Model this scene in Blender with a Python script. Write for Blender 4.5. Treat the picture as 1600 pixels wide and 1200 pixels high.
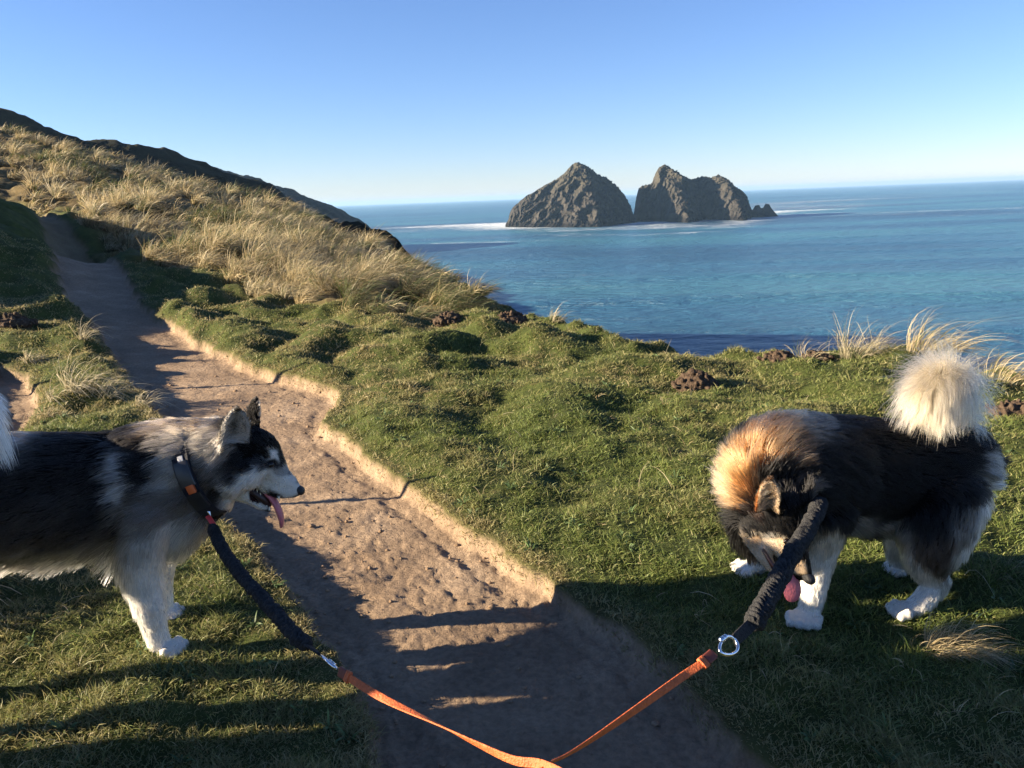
import bpy, bmesh, math, random
import numpy as np
from mathutils import Vector, Matrix, Euler, noise as mnoise
from mathutils.kdtree import KDTree
SC = bpy.context.scene
for _o in list(bpy.data.objects): bpy.data.objects.remove(_o)
R = math.radians
rng = np.random.default_rng(7)
random.seed(7)
PI = math.pi

# ------------------------------------------------------------------ camera
FPX, CAMH = 1294.0, 1.4
PITCH, ROLL = R(12.65), R(-2.19)
def _rx(a): c, s = math.cos(a), math.sin(a); return np.array([[1,0,0],[0,c,-s],[0,s,c]])
def _rz(a): c, s = math.cos(a), math.sin(a); return np.array([[c,-s,0],[s,c,0],[0,0,1]])
CM = _rx(PI/2-PITCH) @ _rz(ROLL)
cam = bpy.data.cameras.new('camera'); cam_o = bpy.data.objects.new('camera', cam)
SC.collection.objects.link(cam_o)
cam.sensor_width = 36; cam.lens = FPX/1600*36; cam.clip_start = 0.05; cam.clip_end = 40000
cam_o.matrix_world = Matrix.Translation((0,0,CAMH)) @ Matrix(CM.tolist()).to_4x4()
SC.camera = cam_o
def ray(px, py): return CM @ np.array([(px-800)/FPX, (600-py)/FPX, -1.0])
def at(px, py, Y):                                   # a measured point: direction from the photo, distance Y
    d = ray(px, py); return np.array([0,0,CAMH]) + d*(Y/d[1])

# ------------------------------------------------------------------ sky, sun, exposure
SUN_EL, SUN_AZ = R(16.0), R(-94.0)                   # azimuth from +Y, clockwise; -90 = straight left
W = bpy.data.worlds.new('World'); SC.world = W; W.use_nodes = True
nt = W.node_tree; nt.nodes.clear()
sky = nt.nodes.new('ShaderNodeTexSky'); sky.sky_type = 'NISHITA'; sky.sun_disc = False
sky.sun_elevation = SUN_EL; sky.sun_rotation = SUN_AZ
sky.altitude = 900; sky.air_density = 1.0; sky.dust_density = 0.0; sky.ozone_density = 5.0
bg = nt.nodes.new('ShaderNodeBackground'); bg.inputs[1].default_value = 0.05
wo = nt.nodes.new('ShaderNodeOutputWorld')
tint = nt.nodes.new('ShaderNodeMix'); tint.data_type = 'RGBA'; tint.blend_type = 'MULTIPLY'; tint.inputs[0].default_value = 1; tint.inputs[7].default_value = (1.02, .91, 1.0, 1)
nt.links.new(sky.outputs[0], tint.inputs[6]); nt.links.new(tint.outputs[2], bg.inputs[0]); nt.links.new(bg.outputs[0], wo.inputs[0])
sd = Vector((math.sin(SUN_AZ)*math.cos(SUN_EL), math.cos(SUN_AZ)*math.cos(SUN_EL), math.sin(SUN_EL)))
sl = bpy.data.lights.new('sun', 'SUN'); sl.energy = 5.0; sl.angle = R(0.5); sl.color = (1.0, 0.83, 0.60)
so = bpy.data.objects.new('sun', sl); SC.collection.objects.link(so)
so.rotation_euler = sd.to_track_quat('Z', 'Y').to_euler(); so.location = (-10, 0, 10)
vs = SC.view_settings; vs.view_transform = 'Standard'; vs.look = 'None'; vs.gamma = 1; vs.exposure = 2.1
SC.render.film_transparent = False
SC.cycles.use_denoising = True; SC.cycles.denoising_prefilter = 'ACCURATE'
SC.cycles.max_bounces = 6; SC.cycles.diffuse_bounces = 3; SC.cycles.glossy_bounces = 3
SC.cycles.transmission_bounces = 5; SC.cycles.transparent_max_bounces = 8

# ------------------------------------------------------------------ helpers
def link(o, parent=None):
    SC.collection.objects.link(o)
    if parent is not None: o.parent = parent
    return o
def tag(o, label=None, cat=None, group=None, kind=None):
    if label: o['label'] = label
    if cat: o['category'] = cat
    if group: o['group'] = group
    if kind: o['kind'] = kind
    return o
def empty(name, loc=(0,0,0)):
    o = bpy.data.objects.new(name, None); o.location = Vector(loc); o.empty_display_size = .1; return link(o)
def mesh_np(name, V, F4=None, F3=None, mat=None, parent=None, smooth=True, col=None, attrs=None):
    me = bpy.data.meshes.new(name); V = np.ascontiguousarray(V, dtype=np.float32)
    me.vertices.add(len(V)); me.vertices.foreach_set('co', V.ravel())
    n4 = 0 if F4 is None else len(F4); n3 = 0 if F3 is None else len(F3)
    me.loops.add(n4*4+n3*3); idx = []; tot = []
    if n4: idx.append(np.asarray(F4).ravel()); tot.append(np.full(n4, 4))
    if n3: idx.append(np.asarray(F3).ravel()); tot.append(np.full(n3, 3))
    me.loops.foreach_set('vertex_index', np.concatenate(idx).astype(np.int32))
    tot = np.concatenate(tot); st = np.concatenate([[0], np.cumsum(tot)[:-1]])
    me.polygons.add(n4+n3)
    me.polygons.foreach_set('loop_start', st.astype(np.int32))
    me.update(calc_edges=True); me.validate()
    if smooth: me.polygons.foreach_set('use_smooth', np.ones(n4+n3, dtype=bool))
    if col is not None:
        a = me.attributes.new('tint', 'FLOAT_COLOR', 'POINT')
        c = np.ones((len(V), 4), np.float32); c[:, :3] = col; a.data.foreach_set('color', c.ravel())
    for k, v in (attrs or {}).items():
        a = me.attributes.new(k, 'FLOAT', 'POINT'); a.data.foreach_set('value', np.asarray(v, np.float32))
    if mat: me.materials.append(mat)
    o = bpy.data.objects.new(name, me); return link(o, parent)
def grid_faces(n, m, wrap=False):
    i, j = np.meshgrid(np.arange(n-1), np.arange(m if wrap else m-1), indexing='ij')
    j2 = (j+1) % m; return np.stack([i*m+j, i*m+j2, (i+1)*m+j2, (i+1)*m+j], -1).reshape(-1, 4)
_perm = np.random.default_rng(3).integers(0, 2**31, 65536)
def _h(ix, iy): return (_perm[(ix*7919 + iy*104729) & 65535] & 0xffff)/65535.0
def n2(x, y):                                         # gradient noise in about -1..1
    x = np.asarray(x, float); y = np.asarray(y, float)
    ix = np.floor(x).astype(np.int64); iy = np.floor(y).astype(np.int64); fx = x-ix; fy = y-iy
    u = fx*fx*fx*(fx*(fx*6-15)+10); v = fy*fy*fy*(fy*(fy*6-15)+10)
    def g(a, b):
        t = _h(ix+a, iy+b)*2*PI; return np.cos(t)*(fx-a)+np.sin(t)*(fy-b)
    return 1.5*((g(0,0)*(1-u)+g(1,0)*u)*(1-v)+(g(0,1)*(1-u)+g(1,1)*u)*v)
def fbm(x, y, o=4, g=.5):
    s = 0; a = 1; f = 1
    for k in range(o): s = s + a*n2(x*f+17.3*k, y*f-9.1*k); a *= g; f *= 2.03
    return s
def sstep(a, b, x):
    t = np.clip((x-a)/(b-a), 0, 1); return t*t*(3-2*t)

# ------------------------------------------------------------------ materials
def newmat(name):
    m = bpy.data.materials.new(name); m.use_nodes = True; t = m.node_tree; t.nodes.clear()
    out = t.nodes.new('ShaderNodeOutputMaterial'); return m, t, out
def N(t, ty, **kw):
    n = t.nodes.new(ty)
    for k, v in kw.items():
        if k.startswith('i_'):
            n.inputs[k[2:].replace('_', ' ')].default_value = v
        else: setattr(n, k, v)
    return n
def pmat(name, base, rough=.6, noise_scale=None, amt=.25, bump=0, bscale=None, metallic=0, spec=.5, coat=0, sheen=0):
    m, t, out = newmat(name); p = N(t, 'ShaderNodeBsdfPrincipled')
    p.inputs['Roughness'].default_value = rough; p.inputs['Metallic'].default_value = metallic
    p.inputs['Specular IOR Level'].default_value = spec; p.inputs['Coat Weight'].default_value = coat
    p.inputs['Sheen Weight'].default_value = sheen
    t.links.new(p.outputs[0], out.inputs[0])
    tc = N(t, 'ShaderNodeTexCoord')
    nz = N(t, 'ShaderNodeTexNoise'); nz.inputs['Scale'].default_value = noise_scale or 20; nz.inputs['Detail'].default_value = 6
    t.links.new(tc.outputs['Object'], nz.inputs['Vector'])
    r = N(t, 'ShaderNodeValToRGB'); r.color_ramp.elements[0].position = .3; r.color_ramp.elements[1].position = .7
    r.color_ramp.elements[0].color = tuple(c*(1-amt) for c in base)+(1,)
    r.color_ramp.elements[1].color = tuple(min(1, c*(1+amt)) for c in base)+(1,)
    t.links.new(nz.outputs[0], r.inputs[0]); t.links.new(r.outputs[0], p.inputs['Base Color'])
    if bump:
        b = N(t, 'ShaderNodeBump'); b.inputs['Strength'].default_value = bump; b.inputs['Distance'].default_value = .01
        nb = N(t, 'ShaderNodeTexNoise'); nb.inputs['Scale'].default_value = bscale or 60; nb.inputs['Detail'].default_value = 5
        t.links.new(tc.outputs['Object'], nb.inputs['Vector']); t.links.new(nb.outputs[0], b.inputs['Height'])
        t.links.new(b.outputs[0], p.inputs['Normal'])
    return m
def blade_mat(name, trans=.35, rough=.55):
    m, t, out = newmat(name); a = N(t, 'ShaderNodeAttribute', attribute_name='tint')
    p = N(t, 'ShaderNodeBsdfPrincipled'); p.inputs['Roughness'].default_value = rough; p.inputs['Specular IOR Level'].default_value = .25
    tr = N(t, 'ShaderNodeBsdfTranslucent'); mx = N(t, 'ShaderNodeMixShader'); mx.inputs[0].default_value = trans
    t.links.new(a.outputs['Color'], p.inputs['Base Color']); t.links.new(a.outputs['Color'], tr.inputs['Color'])
    t.links.new(p.outputs[0], mx.inputs[1]); t.links.new(tr.outputs[0], mx.inputs[2]); t.links.new(mx.outputs[0], out.inputs[0])
    return m
M_BLADE = blade_mat('grass_blade'); M_STRAW = blade_mat('marram_straw', .3, .5)

def terrain_mat():
    m, t, out = newmat('turf_and_sand'); L = t.links
    p = N(t, 'ShaderNodeBsdfPrincipled'); p.inputs['Roughness'].default_value = .95; p.inputs['Specular IOR Level'].default_value = .15
    L.new(p.outputs[0], out.inputs[0])
    tc = N(t, 'ShaderNodeTexCoord'); pa = N(t, 'ShaderNodeAttribute', attribute_name='path')
    cl = N(t, 'ShaderNodeAttribute', attribute_name='rock'); sr = N(t, 'ShaderNodeAttribute', attribute_name='straw')
    def noise(sc, det=6, rough=.6):
        n = N(t, 'ShaderNodeTexNoise'); n.inputs['Scale'].default_value = sc; n.inputs['Detail'].default_value = det; n.inputs['Roughness'].default_value = rough
        L.new(tc.outputs['Object'], n.inputs['Vector']); return n
    def ramp(src, *st):
        r = N(t, 'ShaderNodeValToRGB'); e = r.color_ramp.elements
        while len(e) < len(st): e.new(.5)
        for k, (pos, c) in enumerate(st): e[k].position = pos; e[k].color = c+(1,)
        L.new(src, r.inputs[0]); return r
    def mix(f, a, b, mode='MIX'):
        x = N(t, 'ShaderNodeMix', data_type='RGBA', blend_type=mode)
        if isinstance(f, float): x.inputs[0].default_value = f
        else: L.new(f, x.inputs[0])
        L.new(a, x.inputs[6]); L.new(b, x.inputs[7]); return x.outputs[2]
    sand1 = ramp(noise(2.2, 8).outputs[0], (.3, (.215,.150,.098)), (.55, (.30,.215,.142)), (.75, (.39,.29,.20)))
    sand2 = ramp(noise(45, 6).outputs[0], (.3, (.55,.55,.55)), (.6, (1,1,1)), (.8, (1.25,1.2,1.15)))
    sand = mix(.75, sand1.outputs[0], sand2.outputs[0], 'MULTIPLY')
    soil = ramp(noise(6, 8).outputs[0], (.35, (.035,.045,.012)), (.6, (.06,.075,.018)), (.75, (.12,.10,.04)))
    rock = ramp(noise(.9, 9, .7).outputs[0], (.3, (.02,.02,.012)), (.6, (.045,.04,.022)), (.8, (.09,.07,.04)))
    lit_ = ramp(noise(3, 8).outputs[0], (.3, (.06,.045,.018)), (.6, (.15,.11,.05)), (.8, (.24,.18,.09)))
    c = mix(sr.outputs['Fac'], soil.outputs[0], lit_.outputs[0]); c = mix(cl.outputs['Fac'], c, rock.outputs[0])
    c = mix(pa.outputs['Fac'], c, sand); L.new(c, p.inputs['Base Color'])
    vor = N(t, 'ShaderNodeTexVoronoi'); vor.inputs['Scale'].default_value = 38; L.new(tc.outputs['Object'], vor.inputs['Vector'])
    h1 = noise(16, 9, .72)
    b1 = N(t, 'ShaderNodeBump'); b1.inputs['Strength'].default_value = .9; b1.inputs['Distance'].default_value = .03; L.new(h1.outputs[0], b1.inputs['Height'])
    b2 = N(t, 'ShaderNodeBump'); b2.inputs['Strength'].default_value = .35; b2.inputs['Distance'].default_value = .008; L.new(vor.outputs[0], b2.inputs['Height'])
    h3 = noise(140, 4)
    b3 = N(t, 'ShaderNodeBump'); b3.inputs['Strength'].default_value = .6; b3.inputs['Distance'].default_value = .004; L.new(h3.outputs[0], b3.inputs['Height'])
    L.new(b1.outputs[0], b2.inputs['Normal']); L.new(b2.outputs[0], b3.inputs['Normal']); L.new(b3.outputs[0], p.inputs['Normal'])
    return m
M_TERR = terrain_mat()

def hill_mat(name, c0, c1, c2, sc=.12, bd=.6, tide=False):
    m, t, out = newmat(name); L = t.links; p = N(t, 'ShaderNodeBsdfPrincipled'); p.inputs['Roughness'].default_value = .95; p.inputs['Specular IOR Level'].default_value = .1
    L.new(p.outputs[0], out.inputs[0]); tc = N(t, 'ShaderNodeTexCoord')
    n = N(t, 'ShaderNodeTexNoise'); n.inputs['Scale'].default_value = sc; n.inputs['Detail'].default_value = 10; n.inputs['Roughness'].default_value = .7
    L.new(tc.outputs['Object'], n.inputs['Vector']); r = N(t, 'ShaderNodeValToRGB'); e = r.color_ramp.elements
    e.new(.5); e[0].position = .32; e[1].position = .52; e[2].position = .72
    for k, c in enumerate((c0, c1, c2)): e[k].color = c+(1,)
    L.new(n.outputs[0], r.inputs[0])
    if tide:                                             # a wet dark band above the water and green-grey lichen on the tops
        sx = N(t, 'ShaderNodeSeparateXYZ'); L.new(tc.outputs['Object'], sx.inputs[0]); ad = N(t, 'ShaderNodeMath', operation='MULTIPLY_ADD'); L.new(n.outputs[0], ad.inputs[0]); ad.inputs[1].default_value = -7; L.new(sx.outputs[2], ad.inputs[2])
        m1 = N(t, 'ShaderNodeMapRange'); m1.inputs['From Min'].default_value = SEA-1.5; m1.inputs['From Max'].default_value = SEA+1.2; L.new(ad.outputs[0], m1.inputs['Value'])
        m2 = N(t, 'ShaderNodeMapRange'); m2.inputs['From Min'].default_value = SEA+14; m2.inputs['From Max'].default_value = SEA+30; m2.inputs['To Max'].default_value = .55; L.new(ad.outputs[0], m2.inputs['Value'])
        x1 = N(t, 'ShaderNodeMix', data_type='RGBA'); x1.inputs[6].default_value = (.012,.011,.010,1); L.new(m1.outputs[0], x1.inputs[0]); L.new(r.outputs[0], x1.inputs[7])
        x2 = N(t, 'ShaderNodeMix', data_type='RGBA'); L.new(m2.outputs[0], x2.inputs[0]); L.new(x1.outputs[2], x2.inputs[6]); x2.inputs[7].default_value = (.075,.068,.046,1); L.new(x2.outputs[2], p.inputs['Base Color'])
    else: L.new(r.outputs[0], p.inputs['Base Color'])
    b = N(t, 'ShaderNodeBump'); b.inputs['Strength'].default_value = 1; b.inputs['Distance'].default_value = bd
    n3 = N(t, 'ShaderNodeTexNoise'); n3.inputs['Scale'].default_value = sc*6; n3.inputs['Detail'].default_value = 9; n3.inputs['Roughness'].default_value = .75
    L.new(tc.outputs['Object'], n3.inputs['Vector']); L.new(n3.outputs[0], b.inputs['Height']); L.new(b.outputs[0], p.inputs['Normal'])
    return m

# ------------------------------------------------------------------ ground heights
ctl = [(x, y, 0.0) for x in (-3, -1, 1, 3) for y in (-1, 2, 4.5)] + [(-3,7,0),(0,7,0),(2.5,7,0),(-3,9.5,-.02),(0,9.5,0),(6,4,.0),(6,0,0),(-6,2,-.1),(-6,-1,-.1)]
ctl += [tuple(at(*q)) for q in [(740,480,11.6),(600,466,12.4),(450,450,13.4),(330,424,14.4),(230,405,15.5),(600,436,15),(480,408,17),(350,390,18),
    (230,360,20),(150,325,23),(60,285,28),(0,262,30),(560,385,26),(450,330,32),(350,312,33),(250,285,36),(150,250,40),(0,212,45),
    (110,402,17),(30,345,22),(0,330,17),(0,430,11.5),(0,500,9.5),(30,560,8),(0,215,70),(200,300,60),(430,345,50)]]
ctl += [(-9.4,12,1.7),(-9.2,9.5,1.2),(-8.5,7.5,.55),(-13.5,20,2.0),(-21,30,3.2),(-14,12,1.8),(-14,6,.6),(-12,2,0.),(-22,10,1.2),(-30,45,6.3),(-50,60,9.5),(-30,26,3.0),(-42,30,3.6),(-42,42,6.0),(-24,18,1.9),(-20,22,2.2)]
ctl = np.array(ctl)
def _tps(c):
    n = len(c); d = np.hypot(c[:,None,0]-c[None,:,0], c[:,None,1]-c[None,:,1])
    K = d*d*np.log(d+1e-9); K += np.eye(n)*.02; P = np.c_[np.ones(n), c[:, :2]]
    A = np.block([[K, P], [P.T, np.zeros((3,3))]]); return np.linalg.solve(A, np.r_[c[:,2], 0, 0, 0])
_w = _tps(ctl)
def base_h(x, y):
    x = np.asarray(x, float); y = np.asarray(y, float); z = _w[-3]+_w[-2]*x+_w[-1]*y
    for k, c in enumerate(ctl):
        d2 = (x-c[0])**2+(y-c[1])**2; z = z+_w[k]*.5*d2*np.log(d2+1e-12)
    return z
def hit0(px, py, hf=None):                            # where a sight line meets the ground
    d = ray(px, py); t = np.geomspace(1, 60, 1500)/d[1]; X = d[0]*t; Y = d[1]*t; Z = CAMH+d[2]*t
    b = np.nonzero(Z < (hf or base_h)(X, Y))[0]
    k = b[0] if len(b) else len(t)-1
    return np.array([X[k], Y[k]])
def seg_dist(x, y, poly, closed=False):
    best = np.full(np.shape(x), 1e9); n = len(poly)
    for k in range(n if closed else n-1):
        a = poly[k]; b = poly[(k+1) % n]; ab = b-a
        t = np.clip(((x-a[0])*ab[0]+(y-a[1])*ab[1])/(ab@ab+1e-12), 0, 1)
        best = np.minimum(best, np.hypot(x-a[0]-t*ab[0], y-a[1]-t*ab[1]))
    return best
def inside(x, y, poly):
    r = np.zeros(np.shape(x), bool); n = len(poly)
    for k in range(n):
        a = poly[k]; b = poly[(k+1) % n]
        if a[1] == b[1]: continue
        c = (a[1] > y) != (b[1] > y); r ^= c & (x < (b[0]-a[0])*(y-a[1])/(b[1]-a[1])+a[0])
    return r
def sdist(x, y, poly): d = seg_dist(x, y, poly, True); return np.where(inside(x, y, poly), -d, d)
H = lambda pts: np.array([hit0(*p) for p in pts])
path_r = H([(1330,1290),(1200,1190),(1060,1045),(985,985),(940,955),(870,918),(790,860),(700,800),(640,757),(560,700),(505,655),(530,625),(535,606),(480,592),(400,572),(330,540),(280,512),(232,482),(215,455)])
path_l = H([(620,1290),(585,1200),(560,1130),(540,1060),(505,1010),(470,960),(430,900),(390,850),(345,800),(300,740),(255,660),(215,610),(175,560),(140,500),(100,468)])
far_r = np.array([at(195,430,14.2)[:2], at(165,402,16.2)[:2], at(110,372,19)[:2], at(60,345,22)[:2]])
far_l = np.array([at(85,430,14.2)[:2], at(85,405,16.2)[:2], at(60,375,19)[:2], at(25,345,22)[:2]])
PATH = np.concatenate([path_r, far_r, far_l[::-1], path_l[::-1]])
SPUR = H([(-60,590),(0,568),(50,580),(70,620),(50,660),(0,700),(-60,700)])
CLIFF = np.array([(60,-60),(40,-12),(20,0),(9,3.6)] + [tuple(hit0(*p)) for p in [(1640,600),(1560,580),(1450,553),(1380,551),(1250,552),(1100,550),(1000,532),(900,513),(850,501)]]
    + [tuple(at(*p)[:2]) for p in [(805,492,10.3),(770,484,11.9),(725,462,13.5),(665,430,17),(610,408,20.5),(545,388,26),(430,322,35)]] + [(-22,60),(-60,95),(-140,120),(-140,-60)])
MARRAM = np.array([tuple(hit0(*p)) for p in [(785,490),(700,502),(600,507),(500,500),(420,487),(320,440),(215,410)]]
    + [tuple(at(*p)[:2]) for p in [(165,380,16.5),(105,350,19.5),(55,338,22.5),(-30,325,25),(-140,290,30),(-190,200,52),(0,180,50),(250,270,40),(430,315,35.5),(545,384,26.5),(600,410,20.8),(650,435,17.2),(720,467,13.7),(770,482,12.1)]])
def wob(x, y, f, a): return a*fbm(x*f, y*f, 3)
def fields(x, y):
    pd = np.minimum(sdist(x, y, PATH), sdist(x, y, SPUR)+.03) + wob(x, y, 2.3, .032)*np.clip(np.hypot(x,y)/5, .5, 2.5) + .030*n2(x*6, y*6) + .014*n2(x*19, y*19)
    path = (1-sstep(-.020, .002, pd))*(1-.5*sstep(13.5, 18, y))
    cd = sdist(x, y, CLIFF) + wob(x, y, .9, .22)        # negative on land
    md = sdist(x, y, MARRAM) + wob(x, y, .8, .35)
    return pd, path, cd, md
def height(x, y, fl=None, fine=True):
    x = np.asarray(x, float); y = np.asarray(y, float)
    pd, path, cd, md = fl or fields(x, y); r = np.hypot(x, y)
    z = base_h(x, y)
    land = sstep(-.02, .25, pd)
    far = np.clip((r-3)/6, 0, 1)
    und = .038*n2(x*1.5+3, y*1.3)+.030*np.maximum(0, n2(x*3.1, y*2.7+5))+.012*n2(x*7, y*7)
    und2 = .26*np.abs(n2(x*.8+9, y*.85-4))+.15*n2(x*1.9-2, y*2.1)+.05*np.maximum(0, n2(x*3.4, y*3.9+3))
    hum = .22+.78*sstep(4.0, 7.0, y+np.abs(x)*.3)*(1-sstep(0, 2.5, md-1.5)*.55)
    z = z + land*(und*(.8+.4*far) + und2*hum*.8)
    mm = 1-sstep(-.6, .4, md); z = z + mm*(.16*n2(x*.55, y*.6)+.10*np.abs(n2(x*1.3, y*1.2)))
    z = z - (1-sstep(-.045, .004, pd))*(.070+.03*far) - (1-sstep(0, .05, np.abs(pd+.12)))*.007
    gl = 1-sstep(-1.0, .2, pd); z = z - gl*np.clip((y-10)/8, 0, 1)*.18
    if fine:
        z = z + path*(.008*fbm(x*5.5, y*7.5, 3)+.015*np.minimum(0, n2(x*8+20+2*n2(x*3,y*3), y*11)+.34)*(n2(x*1.7,y*1.7)>-.2)+.012*np.minimum(0, n2(x*26, y*30)+.12)*sstep(-.3,.5,n2(x*2.2+7,y*1.8))+.005*fbm(x*34, y*38, 2)) + (1-path)*sstep(-.1,.2,pd)*.007*fbm(x*9, y*9, 2)
    over = np.maximum(cd, 0); lip = sstep(-.9, 0, cd)
    z = z - lip*.04 + lip*(1-sstep(0,.3,cd))*.07*n2(x*4, y*4) - np.where(over > 0, 1.6*over+.5*over**2, 0)*(1+.2*n2(x*.8, y*.8))
    return np.maximum(z, -24)
# fan-shaped grid, finest underfoot and coarser with distance
ang = np.radians(np.linspace(-88, 88, 1000)); rr = np.geomspace(.9, 150, 900)-.2
A, RR = np.meshgrid(ang, rr); X = RR*np.sin(A); Y = RR*np.cos(A)-.6
fl = fields(X, Y); Z = height(X, Y, fl)
rockm = sstep(-.15, .25, fl[2])
M_ = mesh_np('terrain', np.c_[X.ravel(), Y.ravel(), Z.ravel()], F4=grid_faces(len(rr), len(ang))[:, ::-1], mat=M_TERR, attrs={'path': fl[1].ravel(), 'rock': rockm.ravel(), 'straw': np.maximum(1-sstep(-.8, .2, fl[3]), .35*(1-sstep(-.02, .10, fl[0]))).ravel()})
tag(M_, kind='structure')
# ground behind and beside the viewer
bx, by = np.meshgrid(np.linspace(-60, 40, 160), np.linspace(-30, 1.2, 70)); bz = height(bx, by, None, False)-.06
o = mesh_np('ground', np.c_[bx.ravel(), by.ravel(), bz.ravel()], F4=grid_faces(70, 160), mat=M_TERR, attrs={'path': np.zeros(bx.size), 'rock': np.zeros(bx.size), 'straw': np.zeros(bx.size)})
tag(o, kind='structure')

# ------------------------------------------------------------------ sea
SEA = -20.0
def sea_mat():
    m, t, out = newmat('sea_water'); L = t.links
    p = N(t, 'ShaderNodeBsdfPrincipled'); p.inputs['IOR'].default_value = 1.33; p.inputs['Specular IOR Level'].default_value = .85
    L.new(p.outputs[0], out.inputs[0]); tc = N(t, 'ShaderNodeTexCoord')
    def mp(sx, sy, rot=0):
        k = N(t, 'ShaderNodeMapping'); k.inputs['Scale'].default_value = (sx, sy, 1); k.inputs['Rotation'].default_value = (0,0,R(rot)); L.new(tc.outputs['Object'], k.inputs[0]); return k
    def nz(mpn, sc, det=6, ro=.55, dist=0):
        n = N(t, 'ShaderNodeTexNoise'); n.inputs['Scale'].default_value = sc; n.inputs['Detail'].default_value = det; n.inputs['Roughness'].default_value = ro; n.inputs['Distortion'].default_value = dist
        L.new(mpn.outputs[0], n.inputs['Vector']); return n
    def rmp(src, *st):
        r = N(t, 'ShaderNodeValToRGB'); e = r.color_ramp.elements
        while len(e) < len(st): e.new(.5)
        for k, (pos, c) in enumerate(st): e[k].position = pos; e[k].color = (c if isinstance(c, tuple) else (c,c,c))+(1,)
        L.new(src, r.inputs[0]); return r
    big = nz(mp(.5, 1.6, 8), .006, 4)
    col = rmp(big.outputs[0], (.34, (.012,.055,.105)), (.48, (.030,.120,.195)), (.64, (.048,.180,.225)))
    fo = N(t, 'ShaderNodeAttribute', attribute_name='foam')
    fn = nz(mp(.5, 1.7), .16, 9, .75, .5)
    s = N(t, 'ShaderNodeMath', operation='ADD'); L.new(fo.outputs['Fac'], s.inputs[0]); L.new(fn.outputs[0], s.inputs[1])
    
    ms = N(t, 'ShaderNodeMapRange'); ms.inputs['From Min'].default_value = .98; ms.inputs['From Max'].default_value = 1.22; L.new(s.outputs[0], ms.inputs['Value'])
    mx = N(t, 'ShaderNodeMix', data_type='RGBA'); L.new(ms.outputs[0], mx.inputs[0]); L.new(col.outputs[0], mx.inputs[6]); mx.inputs[7].default_value = (.75,.8,.82,1)
    L.new(mx.outputs[2], p.inputs['Base Color'])
    mr = N(t, 'ShaderNodeMapRange'); mr.inputs['To Min'].default_value = .30; mr.inputs['To Max'].default_value = .8; L.new(ms.outputs[0], mr.inputs['Value']); L.new(mr.outputs[0], p.inputs['Roughness'])
    w1 = nz(mp(.45, 1, 12), .35, 7, .6); w2 = nz(mp(.5, 1, -10), .05, 3, .5)
    b2 = N(t, 'ShaderNodeBump'); b2.inputs['Strength'].default_value = 1; b2.inputs['Distance'].default_value = 5; L.new(w2.outputs[0], b2.inputs['Height'])
    b1 = N(t, 'ShaderNodeBump'); b1.inputs['Strength'].default_value = 1; b1.inputs['Distance'].default_value = 4.5; L.new(w1.outputs[0], b1.inputs['Height'])
    L.new(b2.outputs[0], b1.inputs['Normal']); L.new(b1.outputs[0], p.inputs['Normal'])
    return m
M_SEA = sea_mat()
def seaat(px, py): d = ray(px, py); t = (SEA-CAMH)/d[2]; return np.array([d[0]*t, d[1]*t])
ys = np.r_[-200, np.geomspace(20, 2500, 420), 4000, 8000, 13000]; xs = np.linspace(-1, 1, 500)
YY, XX = np.meshgrid(ys, xs, indexing='ij'); XX = XX*(np.abs(YY)*1.3+160); 
foam = np.zeros_like(XX)
def streak(x0, y0, x1, y1, wpx, s):                   # a line of broken water, by its place on the sea
    a = seaat(x0, y0); b = seaat(x1, y1); ab = b-a
    t = np.clip(((XX-a[0])*ab[0]+(YY-a[1])*ab[1])/(ab@ab), 0, 1); dx = XX-a[0]-t*ab[0]; dy = YY-a[1]-t*ab[1]
    depth = abs(seaat(x0, y0+wpx)[1]-a[1]); d = np.hypot(dx/3, dy)/depth
    np.maximum(foam, s*np.exp(-d*d), out=foam)
for q in [(796,352,830,356,2,.52),(830,356,900,360,2.5,.50),(900,360,950,358,2.5,.54),(950,357,1000,350,2.5,.50),(1000,351,1045,356,2.5,.54),(1045,356,1100,352,2,.48),(1100,352,1135,356,2,.52),(1135,354,1180,341,2.5,.54),(1040,366,1085,363,3,.5),(870,366,940,368,3,.48),(720,350,800,348,5,.42),(800,349,900,352,4,.7),(900,350,990,345,4,.72),(985,345,1080,342,5,.68),(1080,341,1220,330,3,.66),(1220,333,1300,331,3,.42),(600,362,740,352,9,.48),(640,375,780,372,5,.44),(700,380,790,378,3,.52),
          (1410,331,1560,326,2.5,.52),(1290,337,1440,334,2.5,.47),(1520,336,1600,333,2,.5),(1180,320,1300,313,4,.52),(1200,322,1260,325,3,.5),(1290,310,1520,300,2,.48),(590,350,700,345,6,.42)]: streak(*q)
_ph = (YY+.16*XX+16*n2(XX*.008, YY*.004))*2*PI/42
sw = .9*np.maximum(0, np.cos(_ph))**3*np.clip((YY-50)/60, 0, 1)*np.exp(-(YY/420)**2)*(.6+.5*n2(XX*.012, YY*.01))
sw = sw+.35*np.sin((YY+.12*XX)/9.)*np.exp(-((YY-95)/90)**2)+.25*np.sin((YY-.2*XX)/5.3+1.3*n2(XX*.02,YY*.02))*np.exp(-(YY/150)**2)
o = mesh_np('sea', np.c_[XX.ravel(), YY.ravel(), (SEA+sw).ravel()], F4=grid_faces(len(ys), len(xs))[:, ::-1], mat=M_SEA, attrs={'foam': foam.ravel()})
tag(o, kind='structure')

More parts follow.
